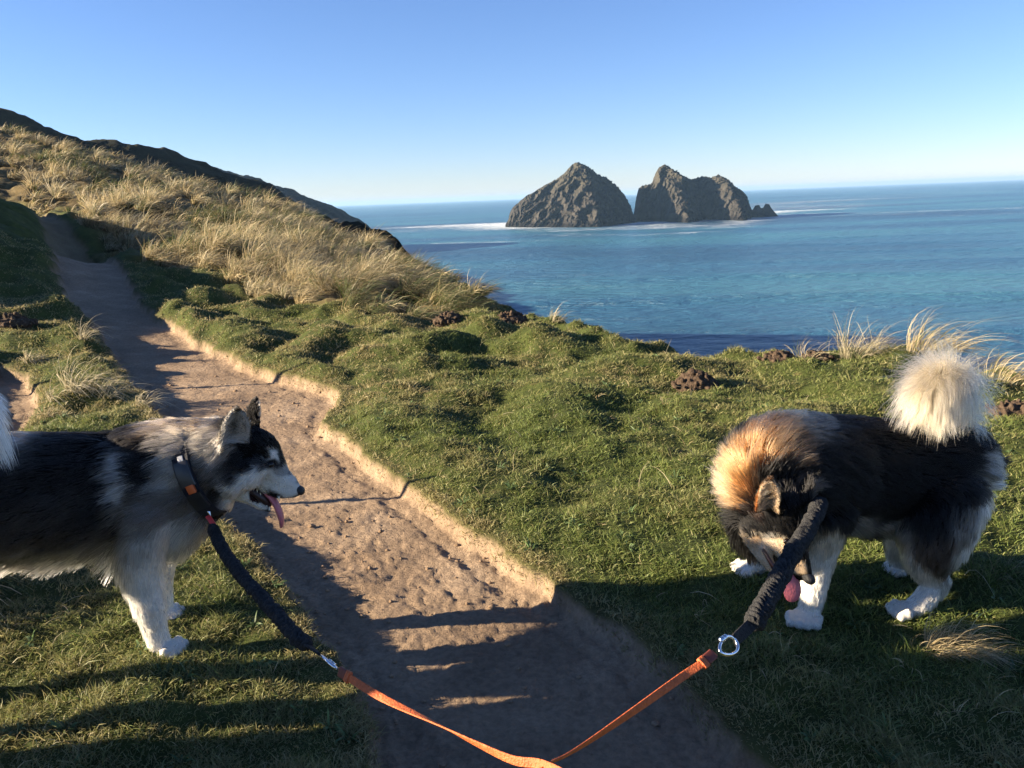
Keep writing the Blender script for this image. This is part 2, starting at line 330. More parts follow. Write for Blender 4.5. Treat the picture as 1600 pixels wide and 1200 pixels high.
# ------------------------------------------------------------------ hills
def ridge_mesh(name, pts, drop, front, mat, rough, back=.6, nt_=260, ns=70, seed=0, bias=(0,-1), world=False):
    P = np.array([at(*p) for p in pts]) if not world else np.array(pts, float); s = np.r_[0, np.cumsum(np.linalg.norm(np.diff(P, axis=0), axis=1))]
    u = np.linspace(0, s[-1], nt_); C = np.stack([np.interp(u, s, P[:, k]) for k in range(3)], 1)
    v = np.r_[-np.linspace(1, .05, 8), np.linspace(0, 1, ns)]
    out = np.zeros((nt_, len(v), 3))
    for j, q in enumerate(v):
        if q < 0: out[:, j] = C+np.array([-bias[0], -bias[1], 0])*front*back*(-q)+np.array([0,0,-drop*(-q)**1.2])
        else: out[:, j] = C+np.array([bias[0], bias[1], 0])*front*q+np.array([0,0,-drop*(.55*q+.45*q*q)])
    k = rough
    out[..., 2] += k*fbm(out[..., 0]/(k*7)+seed, out[..., 1]/(k*7), 5)*.8
    out[..., 0] += k*.5*fbm(out[..., 1]/(k*4)+seed, out[..., 2]/(k*4), 4)
    f = grid_faces(nt_, len(v))
    return mesh_np(name, out.reshape(-1, 3), F4=f[:, ::-1], mat=mat)
M_HILL = hill_mat('heath', (.026,.027,.017), (.05,.047,.026), (.10,.08,.042), .08, .8)
M_HEAD = hill_mat('cliff_heath', (.03,.03,.022), (.06,.055,.038), (.10,.09,.065), .05, 1.2)
M_ISL = hill_mat('sea_stack_rock', (.022,.020,.017), (.046,.042,.036), (.085,.076,.064), .11, 1.4, True)
o = ridge_mesh('hill', [(-420,120,85),(-200,150,88),(0,181,92),(60,190,94),(90,197,95),(130,216,97),(180,221,99),(215,230,100),(260,236,102),(310,252,104),(350,266,106),(400,284,108),(450,305,110),(500,335,112),(530,370,114)], 30, 55, M_HILL, .9, seed=3, bias=(.35,-.94)); tag(o, kind='structure')
o = ridge_mesh('headland', [(a, b, c*1.85) for a, b, c in [(300,255,215),(400,276,215),(440,292,215),(447,295,216),(465,300,218),(480,306,220),(500,312,222),(520,321,224),(545,336,226),(560,341,227),(572,350,228),(581,358,228),(592,372,228),(604,395,229),(612,430,230)]], 52, 110, M_HEAD, 1.5, seed=8, bias=(.3,-.95)); tag(o, kind='structure')
o = ridge_mesh('cliff', [(440,322,48),(520,345,47),(560,353,46),(590,366,45),(603,366,45),(618,372,44),(628,386,43),(645,405,42),(655,440,41),(660,500,40)], 22, 26, M_HILL, .45, seed=5, bias=(.5,-.86)); tag(o, kind='structure')

o = ridge_mesh('coast', [(-120,400,-8),(-88,320,-7),(-70,262,-6),(-59,232,-6),(-51,200,-6),(-49,170,-5),(-47,140,-5),(-46,112,-5),(-31,80,-5),(-18,58,-5)], 20, 14, M_HEAD, .8, seed=15, bias=(.96,.2), back=1.5, world=True); tag(o, kind='structure')

# ------------------------------------------------------------------ sea stacks
def stack(name, sil, Y0, plan, rough, label, seed):
    """sil: skyline in photo pixels; plan: (pixel x, near extent, far extent) of the footprint; gullied, craggy rock."""
    sil = np.array(sil, float); n = 380; m = 190
    px = np.linspace(sil[0,0], sil[-1,0], n); top = np.array([at(a, b, Y0) for a, b in zip(px, np.interp(px, sil[:,0], sil[:,1]))])
    pl = np.array(plan, float); nr = np.interp(px, pl[:,0], pl[:,1]); fr = np.interp(px, pl[:,0], pl[:,2])
    base = SEA-2; hh = np.maximum(top[:,2]-base, .5); out = np.zeros((n, m, 3))
    for j, a in enumerate(np.linspace(0, PI, m)):
        c, s_ = math.cos(a), math.sin(a); w = np.where(c > 0, nr, fr)
        out[:, j, 0] = top[:, 0]; out[:, j, 1] = Y0-c*w*(.80+.20*abs(c)); out[:, j, 2] = base+hh*(1-abs(c)**1.25)**.92
    q = out.reshape(-1, 3); res = np.empty_like(q); V3 = Vector
    for i, p_ in enumerate(q):
        x, y, z = p_; wx = x+3*mnoise.noise(V3((x/11+seed, y/11, z/11)))
        f1 = 1-abs(mnoise.noise(V3((wx/13+seed, y/13, z/34))))*2.4
        f2 = 1-abs(mnoise.noise(V3((wx/5+seed, y/5+2, z/9+4))))*2.2
        f3 = 1-abs(mnoise.noise(V3((x/2.1+seed, y/2.1, z/2.6))))*2
        f4 = mnoise.fractal(V3((x/1.3+seed, y/1.3, z/1.3)), .7, 2, 4)
        hf = min(1, max(0, (z-base)/6)); s1 = 1 if y < Y0 else -1; edge = min(1, abs(y-Y0)/6)
        d = rough*(2.2*f1+1.2*f2+.40*f3+.5*f4-1.9)
        res[i] = (x+.22*rough*(f3+f4-.5), y-d*1.9*hf*s1*edge, z+(.30*f3+.35*f4+.25*f2-.35)*rough*hf)
    o = mesh_np(name, res, F4=grid_faces(n, m), mat=M_ISL, smooth=True); return tag(o, label, 'rock', 'rocky islets offshore')
stack('sea_stack', [(790,350),(794,344),(797,330),(803,322),(822,306),(840,296),(856,287),(870,279),(884,268),(894,256),(903,253),(914,257),(924,264),(934,272),(950,279),(963,290),(974,303),(984,320),(989,335),(996,345)], 640,
      [(790,2,2),(820,30,20),(880,60,40),(918,74,45),(960,40,30),(996,3,3)], 2.0, 'large cone-shaped brown sea stack rising to one rounded peak', 1.7)
stack('sea_stack', [(984,344),(990,338),(994,310),(998,293),(1004,289),(1016,288),(1021,283),(1024,270),(1030,261),(1038,256),(1048,263),(1058,267),(1066,274),(1080,280),(1092,277),(1102,275),(1110,278),(1122,273),(1130,276),(1140,284),(1148,292),(1156,296),(1166,305),(1169,320),(1171,336),(1174,342)], 655,
      [(984,2,2),(1004,16,20),(1018,20,30),(1046,70,40),(1068,52,40),(1092,22,35),(1104,34,35),(1124,74,40),(1150,42,30),(1174,3,3)], 2.0, 'jagged twin-peaked brown sea stack with a notch between its summits', 6.1)
stack('sea_stack', [(1168,338),(1172,329),(1176,328),(1180,321),(1186,320),(1189,325),(1193,324),(1196,318),(1202,319),(1205,325),(1212,333),(1216,338)], 650,
      [(1168,2,2),(1180,9,9),(1198,10,9),(1216,2,2)], .35, 'smallest low dark sea stack, at the foot of the twin-peaked one', 3.3)

# ------------------------------------------------------------------ grass blades and tufts
def hgrid_lookup(x, y):                               # terrain height read back from the fan grid (bilinear)
    px_ = np.arctan2(x, y+.6); pr = np.hypot(x, y+.6)+.2
    fi = (np.log(pr)-math.log(.9))/(math.log(150)-math.log(.9))*(len(rr)-1); fj = (px_-ang[0])/(ang[-1]-ang[0])*(len(ang)-1)
    fi = np.clip(fi, 0, len(rr)-1.001); fj = np.clip(fj, 0, len(ang)-1.001)
    i = fi.astype(int); j = fj.astype(int); a = fi-i; b = fj-j
    def q(G): return G[i,j]*(1-a)*(1-b)+G[i+1,j]*a*(1-b)+G[i,j+1]*(1-a)*b+G[i+1,j+1]*a*b
    return q(Z), q(fl[0]), q(fl[2]), q(fl[3])
def ribbons(name, root, d0, bend, length, width, col0, col1, seg=2, mat=None, droop=None):
    """blades: root n,3; d0 start direction; bend added direction (n,3) growing along the blade; one ribbon each, tapered."""
    n = len(root); t = np.linspace(0, 1, seg+1); P = []; p = root.copy(); d = d0.copy(); L = length[:, None]/seg
    P.append(p.copy())
    for k in range(seg):
        dd = d+bend*((k+.5)/seg); dd /= np.linalg.norm(dd, axis=1)[:, None]+1e-9; p = p+dd*L; P.append(p.copy()); d = dd
    a = rng.uniform(0, 2*PI, n); side = np.stack([np.cos(a), np.sin(a), np.zeros(n)], 1)
    side -= (side*d0).sum(1)[:, None]*d0; side /= np.linalg.norm(side, axis=1)[:, None]+1e-9
    V = []; C = []
    for k in range(seg):
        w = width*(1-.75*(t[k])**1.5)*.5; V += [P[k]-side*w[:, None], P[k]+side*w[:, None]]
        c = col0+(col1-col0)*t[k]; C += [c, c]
    V.append(P[seg]); C.append(col1); m = 2*seg+1
    V = np.stack(V, 1).reshape(-1, 3); C = np.stack(C, 1).reshape(-1, 3); b = np.arange(n)*m
    f4 = [np.stack([b+2*k, b+2*k+1, b+2*k+3, b+2*k+2], 1) for k in range(seg-1)]
    f3 = np.stack([b+2*seg-2, b+2*seg-1, b+2*seg], 1)
    return mesh_np(name, V, F4=np.concatenate(f4) if f4 else None, F3=f3, mat=mat, col=C)
def turf(nb, rim=False):
    r = np.exp(rng.uniform(math.log(1.55), math.log(16), nb)); r = np.where(rng.random(nb) < .35, rng.uniform(1.5, 12, nb), r)
    a = rng.uniform(R(-44), R(43), nb); x = r*np.sin(a); y = r*np.cos(a)
    z, pd, cd, md = hgrid_lookup(x, y)
    edge = .5+.5*n2(x*9, y*9)
    keep = (pd+.05*n2(x*14,y*14) > -.012+.045*edge) & (cd < .05) & (md > -.3)
    keep &= rng.random(nb) < np.clip(.55+.9*fbm(x*5, y*5, 2), .25, 1)
    if rim: keep = (np.abs(pd-.012) < .045) & (r < 9) & (rng.random(nb) < np.clip(.5+1.1*n2(x*4+3, y*4), .08, 1))
    x, y, z, pd, r = [v[keep] for v in (x, y, z, pd, r)]; n = len(x)
    clump = fbm(x*6+5, y*6, 2); dry = np.clip(.18+.55*fbm(x*.9+30, y*.9, 3)+.55*(1-sstep(-.02, .16, pd))+np.where(x < -.6, .25, 0)+.04*(y-3), 0, 1)
    ln = rng.uniform(.018, .046, n)*(1+.7*np.clip(clump, -.7, 1))*(1+.02*r)*(.8+.2*sstep(-.02,.2,pd))*np.where(rng.random(n) < .5+.5*n2(x*1.3,y*1.3), 1, .7)
    ln *= np.where(rng.random(n) < .03, 1.8, 1)
    wd = rng.uniform(.0016, .0028, n)*(.75+.25*r)
    th = rng.uniform(0, 2*PI, n); tl = rng.uniform(.1, .9, n)
    d0 = np.stack([np.cos(th)*tl+.12, np.sin(th)*tl, np.ones(n)], 1); d0 /= np.linalg.norm(d0, axis=1)[:, None]
    bd = np.stack([np.cos(th)*.7+.25, np.sin(th)*.7, -.35*np.ones(n)], 1)
    k = rng.random(n)[:, None]; dr = np.clip(dry[:, None]+rng.normal(0, .22, n)[:, None], 0, 1)
    g0 = np.array([.064,.102,.022])*(1-k)+np.array([.20,.245,.064])*k; s0 = np.array([.24,.19,.085])*(1-k)+np.array([.44,.37,.19])*k
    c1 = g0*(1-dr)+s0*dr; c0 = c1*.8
    if rim: ln = ln*1.25; bd = bd+np.array([0,0,-.5])
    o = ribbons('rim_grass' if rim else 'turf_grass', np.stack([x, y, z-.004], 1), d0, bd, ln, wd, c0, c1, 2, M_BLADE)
    return tag(o, 'dry grass overhanging the edges of the sandy path' if rim else 'short tufty green and straw-tinged turf covering the clifftop', 'grass', kind='stuff')
turf(1150000); turf(900000, True)

def tuft_blades(cx, cy, cz, n, L, spread, lean, wid, cols, dead=.6, fan=1.0):
    n = int(n); a = rng.uniform(0, 2*PI, n); q = np.sqrt(rng.random(n))*spread
    root = np.stack([cx+np.cos(a)*q, cy+np.sin(a)*q, np.full(n, cz)-.02], 1)
    tl = rng.uniform(.05, .75, n)*fan; d0 = np.stack([np.cos(a)*tl+lean[0]*.35, np.sin(a)*tl+lean[1]*.35, np.ones(n)], 1); d0 /= np.linalg.norm(d0, axis=1)[:, None]
    g = rng.uniform(.3, 1.5, n)[:, None]
    bd = (np.stack([np.cos(a)*.35+lean[0], np.sin(a)*.35+lean[1], -.75*np.ones(n)], 1))*g
    ln = L*rng.uniform(.45, 1.1, n); w = wid*rng.uniform(.7, 1.3, n)
    k = rng.random(n)[:, None]; c = cols[0]*(1-k)+cols[1]*k
    gr = (rng.random(n) > dead)[:, None]; c = np.where(gr, np.array([.10,.13,.04])*(.7+.6*k), c)
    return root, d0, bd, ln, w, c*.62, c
STRAW = (np.array([.44,.34,.17]), np.array([.74,.61,.36])); PALE = (np.array([.46,.39,.24]), np.array([.66,.58,.39])); DULL = (np.array([.17,.15,.07]), np.array([.33,.27,.14]))
def cat_r(parts): return [np.concatenate([p[k] for p in parts]) for k in range(7)]
def marram():
    parts = []; n = 2300; placed = 0
    bb0 = MARRAM.min(0); bb1 = MARRAM.max(0)
    xs_ = rng.uniform(bb0[0], bb1[0], n*12); ys_ = rng.uniform(max(bb0[1], 8), min(bb1[1], 46), n*12)
    r = np.hypot(xs_, ys_); okk = rng.random(len(xs_)) < np.clip((13/r)**1.35, 0, 1)
    z, pd, cd, md = hgrid_lookup(xs_, ys_); okk &= (md < -.15) & (cd < -.1) & (np.abs(np.arctan2(xs_, ys_)) < R(43)) & (pd > np.where(ys_ > 17, .02, .25))
    den = fbm(xs_*.5, ys_*.5, 3); okk &= rng.random(len(xs_)) < np.clip(.55+1.25*den, .04, 1)
    idx = np.nonzero(okk)[0][:n]
    for i in idx:
        x, y = xs_[i], ys_[i]; d = float(den[i]); far = r[i]
        band = float(n2(x*.28+4, y*.35)); c = STRAW if band > -.25 else DULL; vv = rng.uniform(.45, 1.15); c = (c[0]*vv, np.minimum(c[1]*vv, .8))
        if rng.random() < .34: c = PALE if band > 0 else STRAW
        L = rng.uniform(.48, .82)*(1+.25*max(d, 0))*(.55+.45*min(1, max(0, -float(md[i])-.1)/.8)); nb = int(np.clip(190*(12/far)**.6, 80, 200))
        ln_ = (.95+.55*float(n2(x*.45+8, y*.45))+rng.uniform(-.3,.3), -.25+.7*float(n2(x*.4, y*.45+30))+rng.uniform(-.25,.25)); L *= rng.uniform(.75, 1.15)
        parts.append(tuft_blades(x, y, float(z[i]), nb, L, rng.uniform(.06, .16), ln_, .0052*(far/10), c, .85 if band > -.12 else .5))
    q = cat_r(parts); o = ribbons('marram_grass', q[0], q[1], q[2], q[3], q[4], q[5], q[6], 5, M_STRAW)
    print('marram tufts', len(idx), 'blades', len(q[0]))
    return tag(o, 'dense wind-bent straw-coloured marram grass covering the slope above the path', 'grass', kind='stuff')
marram()
GH = lambda x, y: float(hgrid_lookup(np.array([x]), np.array([y]))[0][0])
def hitz(px, py):
    d = ray(px, py); t = np.geomspace(1, 40, 1200)/d[1]; X_ = d[0]*t; Y_ = d[1]*t; Z_ = CAMH+d[2]*t
    G_ = hgrid_lookup(X_, Y_); ok_ = G_[2] < -.12; b = np.nonzero((Z_ < G_[0]) & ok_)[0]
    k = b[0] if len(b) else int(np.argmin(np.where(ok_, Z_-G_[0], 1e9)))
    return X_[k], Y_[k], float(hgrid_lookup(X_[k:k+1], Y_[k:k+1])[0][0])
def tuft(px, py, n, L, spread, lean, wid, cols, label, group='single tufts of marram', dead=.85, fan=1., extra=()):
    x, y, z = hitz(px, py); ps = [tuft_blades(x, y, z, n, L, spread, lean, wid, cols, dead, fan)]
    for (dx, dy, m, l2) in extra: ps.append(tuft_blades(x+dx, y+dy, GH(x+dx, y+dy), m, l2, spread*.7, lean, wid, cols, dead, fan))
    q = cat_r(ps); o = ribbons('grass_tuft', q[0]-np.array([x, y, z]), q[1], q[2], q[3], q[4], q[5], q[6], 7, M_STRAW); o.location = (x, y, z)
    return tag(o, label, 'grass tuft', group)
tuft(48, 565, 150, .22, .05, (.7,-.2), .005, PALE, 'small round straw tuft at far left beside the sandy patch')
tuft(130, 530, 34, .42, .03, (.9,-.1), .006, PALE, 'sparse thin tuft leaning over the shaded part of the sandy path')
tuft(118, 608, 110, .48, .08, (1.,-.3), .0045, PALE, 'widest straw tuft arching beside the path behind the grey and white dog', extra=((.15,.06,70,.42),(-.12,-.1,40,.38),(.25,-.05,40,.35)))
tuft(222, 632, 70, .32, .05, (1.1,-.25), .004, PALE, 'small drooping tuft at the path edge just above the grey and white dog')
tuft(72, 652, 60, .2, .04, (.5,-.4), .0045, STRAW, 'tiny reddish straw tuft by the curled white tail at the left edge')
tuft(1335, 556, 200, .50, .12, (.55,-.05), .0034, PALE, 'upright wispy tuft on the cliff edge above the black and tan dog', extra=((-.35,.1,60,.4),(.2,0,60,.45)))
tuft(1450, 556, 300, .60, .15, (1.1,-.1), .0038, STRAW, 'largest wind-blown tuft on the cliff edge behind the fluffy cream tail', extra=((.3,-.1,160,.6),(.7,-.35,140,.55)))
tuft(1570, 596, 110, .45, .12, (1.,-.2), .004, STRAW, 'straw tuft at the right edge of the photo on the cliff edge', extra=((.2,-.2,60,.4),))
tuft(1462, 1018, 190, .20, .035, (1.0,-.35), .0020, STRAW, 'sunlit straw tuft bending over the grass at lower right', extra=((-.05,.0,70,.11),(.05,.0,150,.22),(.10,-.02,120,.21)))
tuft(1560, 900, 50, .24, .10, (.3,-.3), .0022, DULL, 'sparse dull tuft in the shade behind the black and tan dog', extra=((.15,-.1,40,.2),))
for (px, py) in [(870,500),(925,516),(780,495)]:
    pass
tuft(868, 503, 60, .32, .07, (.8,-.05), .005, PALE, 'small pale tuft on the cliff edge right of the marram slope')
# stray straws lying on the turf
st = []
for k in range(420):
    r = rng.uniform(2.2, 9); a = rng.uniform(R(-36), R(38)); x = r*math.sin(a); y = r*math.cos(a)
    z, pd, cd, md = [float(v[0]) for v in hgrid_lookup(np.array([x]), np.array([y]))]
    if pd < .1 or cd > -.1: continue
    n = 1 if k < 150 else int(rng.integers(3, 7)); st.append(tuft_blades(x, y, z+.02, n, rng.uniform(.1, .26) if n == 1 else rng.uniform(.05,.11), .02, (rng.uniform(-.8, 1.4), rng.uniform(-.9,.3)), .0028, PALE if n == 1 else STRAW, 1., 2.2))
q = cat_r(st); o = ribbons('loose_straw', *q, 5, M_STRAW); tag(o, 'loose dry straws lying over the green turf', 'straw', kind='stuff')

# ------------------------------------------------------------------ molehills and clods
M_SOIL = pmat('bare_soil', (.066,.046,.032), .95, 30, .45, 1, 90, spec=.1)
def voxel_join(name, blobs, voxel, mat, smooth_it=0, disp=0, dsc=40, parent=None, flat=False):
    """one closed skin over many overlapping solids; blobs = (centre, 3x3 axes)"""
    bm = bmesh.new()
    for c, Mx in blobs:
        T = Matrix.Translation(Vector(c)) @ Matrix(np.asarray(Mx).tolist()).to_4x4()
        bmesh.ops.create_icosphere(bm, subdivisions=2, radius=1, matrix=T)
    me = bpy.data.meshes.new(name); bm.to_mesh(me); bm.free(); o = bpy.data.objects.new(name, me); link(o)
    md = o.modifiers.new('r', 'REMESH'); md.mode = 'VOXEL'; md.voxel_size = voxel
    if smooth_it: s = o.modifiers.new('s', 'SMOOTH'); s.factor = .5; s.iterations = smooth_it
    dg = bpy.context.evaluated_depsgraph_get(); m2 = bpy.data.meshes.new_from_object(o.evaluated_get(dg))
    bpy.data.objects.remove(o); n = len(m2.vertices)
    co = np.empty(n*3, np.float32); m2.vertices.foreach_get('co', co); co = co.reshape(-1, 3)
    if disp:
        no = np.empty(n*3, np.float32); m2.vertices.foreach_get('normal', no); no = no.reshape(-1, 3)
        dv = np.array([mnoise.fractal(Vector(p)*dsc, 1, 2, 4) for p in co]); co = co+no*(dv*disp)[:, None]; m2.vertices.foreach_set('co', co.astype(np.float32).ravel())
    m2.polygons.foreach_set('use_smooth', np.full(len(m2.polygons), not flat)); m2.materials.clear(); m2.materials.append(mat)
    o = bpy.data.objects.new(name, m2); m2.update(); return link(o, parent)
def molehill(px, py, w, h, label, dens=60):
    w *= .8; h *= .8
    x, y, z = hitz(px, py); bl = [((0,0,0), np.diag([w*.45, w*.32, h*.8]))]
    for k in range(dens):
        a = random.uniform(0, 2*PI); q = random.random()**.6; s = random.uniform(.012, .034)*(w/.4)**.5
        bl.append(((math.cos(a)*q*w*.52, math.sin(a)*q*w*.38, h*(1-q**1.6)*.95+random.uniform(-.4,.5)*s), Euler((random.random()*3,)*3).to_matrix() @ Matrix.Diagonal((s, s*.75, s*.65))))
    o = voxel_join('molehill', bl, .007, M_SOIL, 0, .006, 35); o.location = (x, y, z); return tag(o, label, 'molehill', 'molehills on the turf')
molehill(1088, 606, .42, .15, 'largest molehill of brown clods in the middle of the turf', 90)
molehill(1215, 563, .36, .09, 'low brown molehill on the cliff edge left of the wispy tuft', 50)
molehill(1275, 560, .34, .07, 'flatter brown molehill touching the wispy cliff-edge tuft', 45)
molehill(700, 503, .5, .13, 'brown molehill at the foot of the marram slope', 60)
molehill(797, 503, .55, .13, 'brown molehill at the cliff edge right of the marram slope', 60)
molehill(1585, 645, .42, .08, 'brown molehill behind the fluffy cream tail at the right edge', 60)
molehill(15, 508, .7, .16, 'shaded brown molehill at the left edge above the sandy patch', 60)
# small clods on the path
bl = []
for k in range(1500):
    r = rng.uniform(1.7, 8); a = rng.uniform(R(-30), R(12)); x = r*math.sin(a); y = r*math.cos(a)
    z, pd, cd, md = [float(v[0]) for v in hgrid_lookup(np.array([x]), np.array([y]))]
    if pd > -.02: continue
    s = (.0012+.0075*rng.random()**3)*(1+.12*r); bl.append(((x, y, z+s*.3), Matrix.Diagonal((s*rng.uniform(.8,1.6), s*rng.uniform(.8,1.4), s*.7))))
bm = bmesh.new()
for c, Mx in bl: bmesh.ops.create_icosphere(bm, subdivisions=1, radius=1, matrix=Matrix.Translation(Vector(c)) @ Mx.to_4x4())
me = bpy.data.meshes.new('path_crumbs'); bm.to_mesh(me); bm.free(); me.materials.append(pmat('sand_crumb', (.24,.165,.105), .95, 60, .3, spec=.1))
tag(link(bpy.data.objects.new('path_crumbs', me)), 'crumbs of soil scattered over the sandy path', 'soil crumbs', kind='stuff')

# two unseen stakes added left of view to cast the thin path shadows
M_WOOD = pmat('weathered_wood', (.20,.17,.13), .9, 25, .35, .6, 70)
for (x, y, h, lb) in [(-3.05, 3.86, .80, 'short weathered wooden stake nearer the camera, added unseen left of the path for its shadow'), (-4.95, 6.85, 1.08, 'taller weathered wooden stake farther off, added unseen left of the path for its shadow')]:
    bm = bmesh.new(); z = GH(x, y)
    for k in range(8):
        bmesh.ops.create_cone(bm, cap_ends=True, segments=10, radius1=.024-.001*k, radius2=.0235-.001*k, depth=h/8+.002, matrix=Matrix.Translation((.004*math.sin(k*1.7), .003*math.cos(k), h*(k+.5)/8)))
    me = bpy.data.meshes.new('shadow_stake'); bm.to_mesh(me); bm.free(); me.materials.append(M_WOOD); o = link(bpy.data.objects.new('shadow_stake', me)); o.location = (x, y, z-.03)
    tag(o, lb, 'shadow stake', 'added shadow-casting stakes')

x, y = -2.35, 2.86; q = cat_r([tuft_blades(x+a, y+b, GH(x+a, y+b), 420, .48, .12, (.25,-.1), .009, STRAW) for a, b in ((0,0),(-.15,.1),(-.1,-.15),(.1,-.05))])  # unseen tuft added to throw shade on the grass under the left dog
o = ribbons('grass_tuft', q[0]-np.array([x, y, 0]), *q[1:7], 6, M_STRAW); o.location = (x, y, 0); tag(o, 'dense straw tuft left of the grey and white dog, added out of the shot to shade the grass', 'grass tuft', 'single tufts of marram')

# small broad-leaved weeds scattered in the turf
wd_ = []
for k in range(260):
    r = rng.uniform(1.8, 7); a = rng.uniform(R(-36), R(38)); x = r*math.sin(a); y = r*math.cos(a)
    z, pd, cd, md = [float(v[0]) for v in hgrid_lookup(np.array([x]), np.array([y]))]
    if pd < .03 or cd > -.2 or md < 0: continue
    n = int(rng.integers(7, 16)); c = np.array([.10,.15,.06])*rng.uniform(.8, 1.5); wd_.append(tuft_blades(x, y, z+.022, n, rng.uniform(.03, .06), .015, (.1, 0), .009, (c, c*1.25), 1., 2.6))
q = cat_r(wd_); o = ribbons('turf_weeds', *q, 4, M_BLADE); tag(o, 'small broad-leaved weeds scattered through the turf', 'weeds', kind='stuff')

# ------------------------------------------------------------------ dogs
def hair_mat(name):
    m, t, out = newmat(name); h = N(t, 'ShaderNodeBsdfHairPrincipled'); h.model = 'CHIANG'; h.parametrization = 'COLOR'
    a = N(t, 'ShaderNodeAttribute', attribute_name='tint'); t.links.new(a.outputs['Color'], h.inputs['Color'])
    h.inputs['Roughness'].default_value = .42; h.inputs['Radial Roughness'].default_value = .6; h.inputs['IOR'].default_value = 1.36
    h.inputs['Random Roughness'].default_value = .2
    t.links.new(h.outputs[0], out.inputs[0]); return m
def skin_mat(name):
    m, t, out = newmat(name); p = N(t, 'ShaderNodeBsdfPrincipled'); p.inputs['Roughness'].default_value = .9; p.inputs['Specular IOR Level'].default_value = .1
    a = N(t, 'ShaderNodeAttribute', attribute_name='tint'); t.links.new(a.outputs['Color'], p.inputs['Base Color']); t.links.new(p.outputs[0], out.inputs[0]); return m
M_HAIR = hair_mat('dog_fur'); M_SKIN = skin_mat('dog_skin')
M_EYE = pmat('dog_eye', (.008,.005,.003), .12, spec=.4); M_NOSE = pmat('dog_nose', (.012,.011,.012), .38, 200, .2, .5, 400)
M_TONGUE = pmat('tongue', (.50,.13,.15), .38, 60, .12, .3, 150, spec=.5); M_MOUTH = pmat('mouth_lining', (.03,.012,.012), .4, 60, .3)
M_TOOTH = pmat('tooth', (.7,.66,.55), .3)

def catmull(P, n):
    P = np.asarray(P, float); Q = np.vstack([2*P[0]-P[1], P, 2*P[-1]-P[-2]]); out = []
    for i in range(1, len(Q)-2):
        for t in np.linspace(0, 1, n, endpoint=False):
            a, b, c, d = Q[i-1:i+3]; out.append(.5*((2*b)+(-a+c)*t+(2*a-5*b+4*c-d)*t*t+(-a+3*b-3*c+d)*t**3))
    out.append(P[-1]); return np.array(out)
class Body:
    def __init__(s): s.c = []; s.ax = []; s.fl = []; s.len = []; s.lie = []; s.r = []
    def add(s, c, ax, fl, ln, lie, r): s.c.append(np.asarray(c, float)); s.ax.append(ax); s.fl.append(fl); s.len.append(ln); s.lie.append(lie); s.r.append(r)
    def chain(s, pts, ln=.05, lie=.75, n=6, squash=(1,1,1), ln2=None):
        """pts: (photo x, photo y, distance, radius) front to back, the way the coat lies"""
        P = np.array([np.r_[at(p[0], p[1], p[2]), p[3]] for p in pts]); s.wchain(P, ln, lie, n, squash, ln2)
    def wchain(s, P, ln=.05, lie=.75, n=6, squash=(1,1,1), ln2=None):
        C = catmull(P, n); T = np.gradient(C[:, :3], axis=0); T /= np.linalg.norm(T, axis=1)[:, None]+1e-9
        for k, (c, t) in enumerate(zip(C, T)):
            q = k/(len(C)-1); s.add(c[:3], np.diag([c[3]*squash[0], c[3]*squash[1], c[3]*squash[2]]), t, ln+((ln2 if ln2 is not None else ln)-ln)*q, lie, c[3])
    def ear(s, base, tip, front, w, th=.0075, ln=.012, cup=.35):
        base = np.asarray(base, float); tip = np.asarray(tip, float); up = tip-base; h = np.linalg.norm(up); up /= h
        f = np.asarray(front, float); f -= f@up*up; f /= np.linalg.norm(f); sd_ = np.cross(up, f)
        for v in np.linspace(0, 1, 12):
            hw = w*.5*(1-v**2.5)**.62*(1-.10*v)+.002
            for u in np.linspace(-1, 1, 13):
                c = base+up*v*h+sd_*u*hw-f*(cup*w*(1-u*u)*(1-v*.6)); s.add(c, np.diag([th]*3), up*.8+f*0, ln, .7, th)
    def paw(s, c, d, r, ln=.007):
        d = np.asarray(d, float); d[2] = 0; d /= np.linalg.norm(d); sd_ = np.array([-d[1], d[0], 0])
        for k in (-1.5, -.5, .5, 1.5):
            p = np.asarray(c)+sd_*k*r*.66+d*r*(1.2-.18*abs(k)); s.add(p+np.array([0,0,-r*.15]), np.diag([r*.36, r*.36, r*.5]), d, ln, .8, r*.45)
            s.add(p-d*r*.6+np.array([0,0,r*.05]), np.diag([r*.45, r*.45, r*.55]), d, ln, .8, r*.45)
        s.add(c, np.diag([r*.95, r*.95, r*.75]), d, ln, .8, r)
